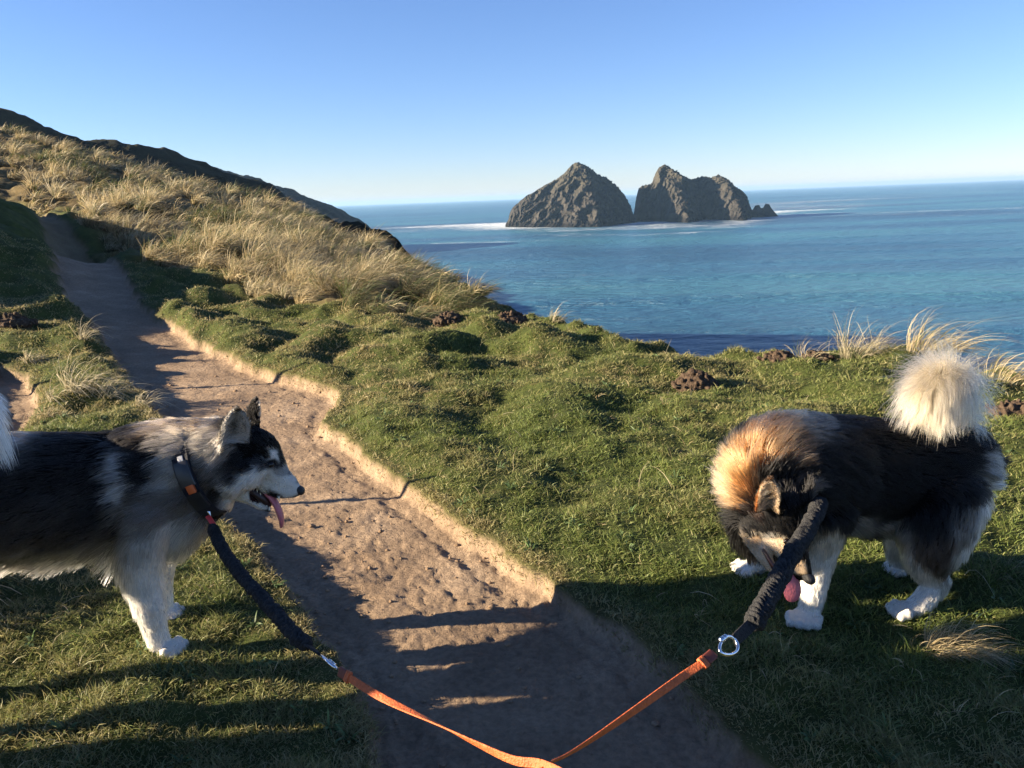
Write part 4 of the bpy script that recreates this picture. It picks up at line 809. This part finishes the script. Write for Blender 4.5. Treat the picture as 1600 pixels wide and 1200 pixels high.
# the plume of the tail: long hair springing from a curled tail bone
def tail(name, body, pts, nh, seed, down, L0):
    rg = np.random.default_rng(seed); C = catmull(np.array([np.r_[at(p[0], p[1], p[2]), p[3]] for p in pts]), 10)
    core = child(voxel_join('tail', [(c[:3], np.diag([c[3]]*3)) for c in C], .006, M_TAILC, 4), body)
    k = np.where(rg.random(nh) < .72, rg.normal(.56, .11, nh), rg.uniform(.12, .98, nh)); k = (k*len(C)).astype(int).clip(0, len(C)-1); c = C[k]; T = np.gradient(C[:, :3], axis=0)[k]; T /= np.linalg.norm(T, axis=1)[:, None]
    v = rg.normal(0, 1, (nh, 3)); v -= (v*T).sum(1)[:, None]*T; v /= np.linalg.norm(v, axis=1)[:, None]
    P = c[:, :3]+v*c[:, 3:4]*.9; q = (k/(len(C)-1))[:, None]
    d = v*.75+T*.55+rg.normal(0, .22, (nh, 3)); d /= np.linalg.norm(d, axis=1)[:, None]; L = L0*np.where(rg.random(nh) < .12, rg.uniform(1.1, 1.5, nh), rg.uniform(.4, 1.05, nh))*np.where(np.abs(q[:, 0]-.56) < .25, 1, .6); SEG = 8
    up_spike = rg.random(nh) < .0
    g = np.array(down)[None]*(rg.uniform(.75, 1.2, nh)[:, None])*np.where(rg.random(nh)[:, None] < .16, .12, 1)
    p = [P]; 
    for s in range(SEG): d = d+g; d /= np.linalg.norm(d, axis=1)[:, None]; p.append(p[-1]+d*(L/SEG)[:, None])
    pts_ = np.stack(p, 1); gi = rg.choice(nh, nh//40, replace=False); kd = KDTree(len(gi))
    for j, g_ in enumerate(gi): kd.insert(Vector(pts_[g_, 4]), j)
    kd.balance(); near = np.array([gi[kd.find(Vector(x))[1]] for x in pts_[:, 4]]); tt = np.linspace(0, 1, SEG+1)[None, :, None]; cl = rg.uniform(.2, .75, nh)[:, None, None]
    pts_ = pts_*(1-cl*tt**1.5)+pts_[near]*cl*tt**1.5
    col = np.ones((nh, SEG+1, 4), np.float32); b = np.array([.62,.43,.26])*(1-q*.0)*rg.uniform(.8, 1.1, nh)[:, None]; b = np.where(rg.random(nh)[:, None] < .12, b*np.array([.7,.55,.45]), b)
    for s in range(SEG+1): col[:, s, :3] = np.clip(b*(1.06-.10*s/SEG), 0, .93)
    hc = bpy.data.hair_curves.new('tail_fur'); hc.add_curves([SEG+1]*nh); hc.position_data.foreach_set('vector', pts_.astype(np.float32).ravel())
    ra = hc.attributes.get('radius') or hc.attributes.new('radius', 'FLOAT', 'POINT'); ra.data.foreach_set('value', np.repeat((np.linspace(1, .25, SEG+1)*.0006)[None], nh, 0).astype(np.float32).ravel())
    ca = hc.attributes.new('tint', 'FLOAT_COLOR', 'POINT'); ca.data.foreach_set('color', col.ravel()); hc.materials.append(M_HAIR)
    f = link(bpy.data.objects.new('tail_fur', hc)); f.parent = core; f.matrix_parent_inverse = core.matrix_parent_inverse.inverted() @ core.matrix_parent_inverse; return core
M_TAILC = pmat('tail_skin', (.55,.45,.33), .9, 60, .1)
tail('tail', dogR, [(1500,715,2.62,.034),(1503,670,2.62,.028),(1498,625,2.61,.024),(1482,598,2.58,.022),(1464,598,2.54,.020),(1450,618,2.51,.018),(1446,640,2.50,.014)], 20000, 5, (-.05,-.03,-.28), .128)

# ------------------------------------------------------------------ leads
M_STRAP = pmat('orange_leather', (.50,.115,.035), .55, 90, .18, .5, 220, spec=.3); M_SLEEVE = pmat('black_ruched_cloth', (.028,.028,.029), .8, 120, .5, .9, 260, spec=.2)
M_EDGE = pmat('dark_strap_stitching', (.14,.03,.015), .6, 90, .2)
def sweep(name, pts, prof_fn, mat, parent, n=14, m=28, up=(0,0,1), tw=lambda s: 0, closed=False):
    C = catmull(np.array(pts, float), n); 
    if C.shape[1] == 3: C = np.c_[C, np.ones(len(C))]
    T = np.gradient(C[:, :3], axis=0); T /= np.linalg.norm(T, axis=1)[:, None]; V = []; S = np.r_[0, np.cumsum(np.linalg.norm(np.diff(C[:, :3], axis=0), axis=1))]
    for k in range(len(C)):
        a = np.cross(T[k], up); a /= np.linalg.norm(a); b = np.cross(a, T[k]); th = tw(S[k]); a2 = a*math.cos(th)+b*math.sin(th); b2 = -a*math.sin(th)+b*math.cos(th)
        for j in range(m):
            x, y = prof_fn(j/m*2*PI, S[k], k/(len(C)-1)); V.append(C[k, :3]+C[k, 3]*(a2*x+b2*y))
    f = grid_faces(len(C), m, True); V = np.array(V); c0 = len(V); V = np.vstack([V, C[0, :3], C[-1, :3]])
    j = np.arange(m); caps = np.r_[np.stack([j*0+c0, (j+1) % m, j], 1), np.stack([j*0+c0+1, (len(C)-1)*m+j, (len(C)-1)*m+(j+1) % m], 1)]
    return mesh_np(name, V, F4=f, F3=caps, mat=mat, parent=parent)
def flat(w, h):
    def f(a, s, q): c, d = math.cos(a), math.sin(a); return (w*np.sign(c)*abs(c)**.35, h*np.sign(d)*abs(d)**.5)
    return f
def ruched(r, ph):
    def f(a, s, q):
        w = math.sin(s*2*PI/.036+1.5*math.sin(a+ph)+4.0*float(n2(s*14+ph, math.cos(a)*.8))); w = abs(w)*2-1; e = 1+.20*w*(.5+.9*float(abs(n2(s*23, math.sin(a)*1.2+ph))*1.6))+.16*float(n2(s*26+ph, math.cos(a)*1.3+math.sin(a)))+.05*float(n2(math.cos(a)*3, s*90))
        t = min(1, q/.05, (1-q)/.04); rr_ = r*e*(.45+.55*t**.5); return (rr_*math.cos(a), rr_*math.sin(a))
    return f
def carabiner(c, d, nrm, L, Wd, r, parent):
    d = np.array(d, float); d /= np.linalg.norm(d); nrm = np.array(nrm, float); nrm -= nrm@d*d; nrm /= np.linalg.norm(nrm); e = np.cross(nrm, d)
    P = []
    for a in np.linspace(0, 2*PI, 40): P.append(np.array(c)+d*math.cos(a)*L*.5+e*math.sin(a)*Wd*.5*(1+.25*math.cos(a)))
    o = sweep('carabiner', P, lambda a, s, q: (r*math.cos(a), r*math.sin(a)), M_METAL, parent, 3, 12, up=tuple(nrm))
    a0, a1 = np.array(c)+e*Wd*.5-d*L*.20, np.array(c)+e*Wd*.53+d*L*.16
    sweep('gate_sleeve', [a0, (a0+a1)/2, a1], lambda a, s, q: ((r*1.75+.0006*(math.sin(s*2200)))*math.cos(a), (r*1.75+.0006*math.sin(s*2200))*math.sin(a)), M_METAL, o, 10, 16, up=tuple(nrm))
    return o
def lead(label, sleeve, sl_r, car, cdir, cn, strap, tw, orig, Lc, wf=.5):
    t = empty('dog_lead', orig); tag(t, label, 'dog lead', 'dog leads')
    kids = [sweep('bungee_sleeve', [at(*p) for p in sleeve], ruched(sl_r*.82, car[0]), M_SLEEVE, t, 40, 36)]
    kids.append(carabiner(at(*car), cdir, cn, Lc, Lc*wf, .0036, t))
    e_ = at(*sleeve[-1]); c_ = at(*car); u_ = (c_-e_)/np.linalg.norm(c_-e_)
    kids.append(sweep('webbing', [e_-u_*.03, e_+u_*.01, c_-u_*Lc*.46], flat(.013, .003), M_SLEEVE, t, 12, 20, tw=lambda s: .4+s*6))
    st_ = sweep('strap', [at(*p) for p in strap], flat(.0082, .0018), M_STRAP, t, 26, 20, tw=tw); kids.append(st_)
    lp = [at(*p) for p in strap[:2]]; d = (lp[1]-lp[0]); d /= np.linalg.norm(d); 
    kids.append(sweep('keeper', [lp[0]+d*.030, lp[0]+d*.036, lp[0]+d*.043], flat(.0125, .0052), M_STRAP, t, 6, 20, tw=lambda s: tw(.04)))
    kids.append(sweep('stitching', [lp[0]+d*.004, lp[0]+d*.014, lp[0]+d*.028], flat(.0112, .0046), M_EDGE, t, 6, 20, tw=lambda s: tw(.02)))
    for o in kids: o.matrix_parent_inverse = Matrix.Translation(-Vector(orig))
    return t, kids
tR, kR = lead('lead running up to the black and tan dog, black ruched sleeve and orange strap', [(1284,782,2.30),(1272,808,2.18),(1255,838,2.05),(1232,875,1.93),(1206,925,1.78),(1188,956,1.69),(1174,976,1.64)], .0245,
    (1138,1010,1.54), at(1166,990,1.60)-at(1110,1028,1.48), (.1,-.75,.6), [(1116,1020,1.51),(1098,1036,1.485),(1065,1058,1.46),(1000,1104,1.40),(930,1152,1.33),(885,1180,1.28),(850,1197,1.24),(820,1230,1.17),(800,1330,1.0)], lambda s: .5+s*4.2, (at(1100,1030,1.5)[0], 1.5, 0), .070, .48)
tL, kL = lead('lead running up to the grey and white dog, black ruched sleeve and orange strap', [(331,822,2.44),(346,855,2.32),(378,900,2.14),(420,945,1.97),(458,990,1.83),(482,1009,1.77)], .0200,
    (513,1034,1.69), at(540,1056,1.63)-at(492,1016,1.74), (.75,.2,.6), [(530,1048,1.65),(550,1062,1.61),(600,1092,1.53),(680,1130,1.42),(740,1160,1.34),(800,1187,1.27),(850,1196,1.23),(900,1230,1.15),(930,1330,1.0)], lambda s: 1.9+s*5.5, (at(520,1040,1.65)[0], 1.65, 0), .070, .34)
sweep('snap_hook', [at(325,795,2.46), at(328,805,2.455), at(331,818,2.45)], lambda a, s, q: (.0045*math.cos(a)*(1+.5*math.sin(q*9)), .0045*math.sin(a)), M_METAL, tL, 8, 10).matrix_parent_inverse = Matrix.Translation(-tL.location)
o = sweep('loop', [at(324,806,2.44), at(330,814,2.435), at(338,826,2.43)], flat(.009, .003), M_RED, tL, 8, 12); o.matrix_parent_inverse = Matrix.Translation(-tL.location)

# ------------------------------------------------------------------ sea haze
m, t, out = newmat('sea_haze'); v = N(t, 'ShaderNodeVolumePrincipled'); v.inputs['Density'].default_value = .00013; v.inputs['Color'].default_value = (.36,.60,.90,1); v.inputs['Anisotropy'].default_value = .1
t.links.new(v.outputs[0], out.inputs['Volume'])
bm = bmesh.new(); bmesh.ops.create_cube(bm, size=1, matrix=Matrix.Translation((0, 0, 3)) @ Matrix.Diagonal((36600, 28000, 56, 1)))
me = bpy.data.meshes.new('haze'); bm.to_mesh(me); bm.free(); me.materials.append(m); tag(link(bpy.data.objects.new('haze', me)), kind='stuff')
SC.cycles.volume_bounces = 0

# ------------------------------------------------------------------ an unseen walker added just left of the view to shadow the path
def garment(name, chains, mat, voxel=.012, sm=4, disp=.004):
    bl = []
    for P, sq in chains:
        for c in catmull(np.array(P, float), 8): bl.append((c[:3], np.diag([c[3]*sq[0], c[3]*sq[1], c[3]])))
    return voxel_join(name, bl, voxel, mat, sm, disp, 9)
M_SKINP = pmat('person_skin', (.48,.28,.20), .5, 30, .08); M_COAT = pmat('dark_blue_coat', (.02,.03,.07), .8, 60, .3, .5, 120); M_TROU = pmat('grey_trousers', (.05,.05,.055), .9, 80, .3, .5, 160)
M_BOOT = pmat('brown_boot', (.06,.035,.02), .6, 60, .3); M_PHAIR = pmat('brown_hair', (.06,.035,.02), .6, 120, .4, .8, 200)
PXX, PYY = -3.0, 1.66
W_ = lambda L_: [(PXX+a, PYY+b, c, r) for a, b, c, r in L_]
body = garment('person', [(W_([(0,0,.95,.13),(0,0,1.15,.14),(0,0,1.38,.14),(.01,0,1.47,.07),(.03,0,1.56,.055)]), (.8,1.25,1)), (W_([(.02,0,1.64,.078),(.035,0,1.70,.086),(.03,0,1.75,.078)]), (1.05,.88,1)), (W_([(.11,0,1.67,.016),(.125,0,1.655,.014)]), (1,1,1)),
    (W_([(.03,.078,1.68,.02)]*2), (.8,.4,1.4)), (W_([(.03,-.078,1.68,.02)]*2), (.8,.4,1.4)),
    (W_([(0,.17,1.40,.06),(0,.23,1.15,.048),(.10,.20,.98,.038),(.17,.18,.97,.03)]), (1,1,1)), (W_([(0,-.17,1.40,.06),(0,-.23,1.15,.048),(.10,-.20,.98,.038),(.17,-.18,.97,.03)]), (1,1,1)),
    (W_([(0,.09,.95,.10),(.01,.10,.52,.065),(0,.10,.12,.045)]), (1,1,1)), (W_([(0,-.09,.95,.10),(.01,-.10,.52,.065),(0,-.10,.12,.045)]), (1,1,1))]
    + [(W_([(.17,s*.18+k*.017,.965,.010),(.215,s*.175+k*.018,.955,.009),(.24,s*.17+k*.016,.93-.004*abs(k),.008),(.235,s*.17+k*.014,.905,.007)]), (1,1,1)) for s in (1,-1) for k in (-1.5,-.5,.5,1.5)]
    + [(W_([(.16,s*.15,.975,.011),(.20,s*.135,.965,.010),(.225,s*.14,.95,.009)]), (1,1,1)) for s in (1,-1)], M_SKINP, .006, 3, 0)
def wear(name, ch, mat, **k): o = garment(name, ch, mat, **k); o.parent = body; return o
wear('coat', [(W_([(0,0,.78,.175),(0,0,.95,.16),(0,0,1.15,.16),(0,0,1.36,.155),(.0,0,1.47,.09),(.01,0,1.52,.075)]), (.85,1.3,1)), (W_([(0,.18,1.41,.075),(0,.24,1.15,.062),(.10,.205,.99,.052),(.13,.20,.98,.046)]), (1,1,1)), (W_([(0,-.18,1.41,.075),(0,-.24,1.15,.062),(.10,-.205,.99,.052),(.13,-.20,.98,.046)]), (1,1,1))], M_COAT)
wear('trousers', [(W_([(0,.09,.90,.12),(.01,.10,.52,.085),(0,.10,.12,.07)]), (1,1,1)), (W_([(0,-.09,.90,.12),(.01,-.10,.52,.085),(0,-.10,.12,.07)]), (1,1,1))], M_TROU)
for s in (1, -1): wear('boot', [(W_([(-.02,s*.10,.14,.062),(-.02,s*.10,.05,.055),(.06,s*.10,.04,.050),(.14,s*.10,.03,.042)]), (1,.9,.8))], M_BOOT, voxel=.008)
wear('hair', [(W_([(-.02,0,1.60,.075),(-.01,0,1.70,.092),(.015,0,1.765,.088),(.06,0,1.785,.055)]), (1,1,.95))], M_PHAIR, disp=.008)
zz = GH(PXX, PYY); body.data.transform(Matrix.Translation((-PXX, -PYY, 0)))
for c in body.children: c.data.transform(Matrix.Translation((-PXX, -PYY, 0)))
body.location = (PXX, PYY, zz-.01); tag(body, 'person in a dark blue coat and grey trousers added out of view left of the path to cast a shadow', 'person')
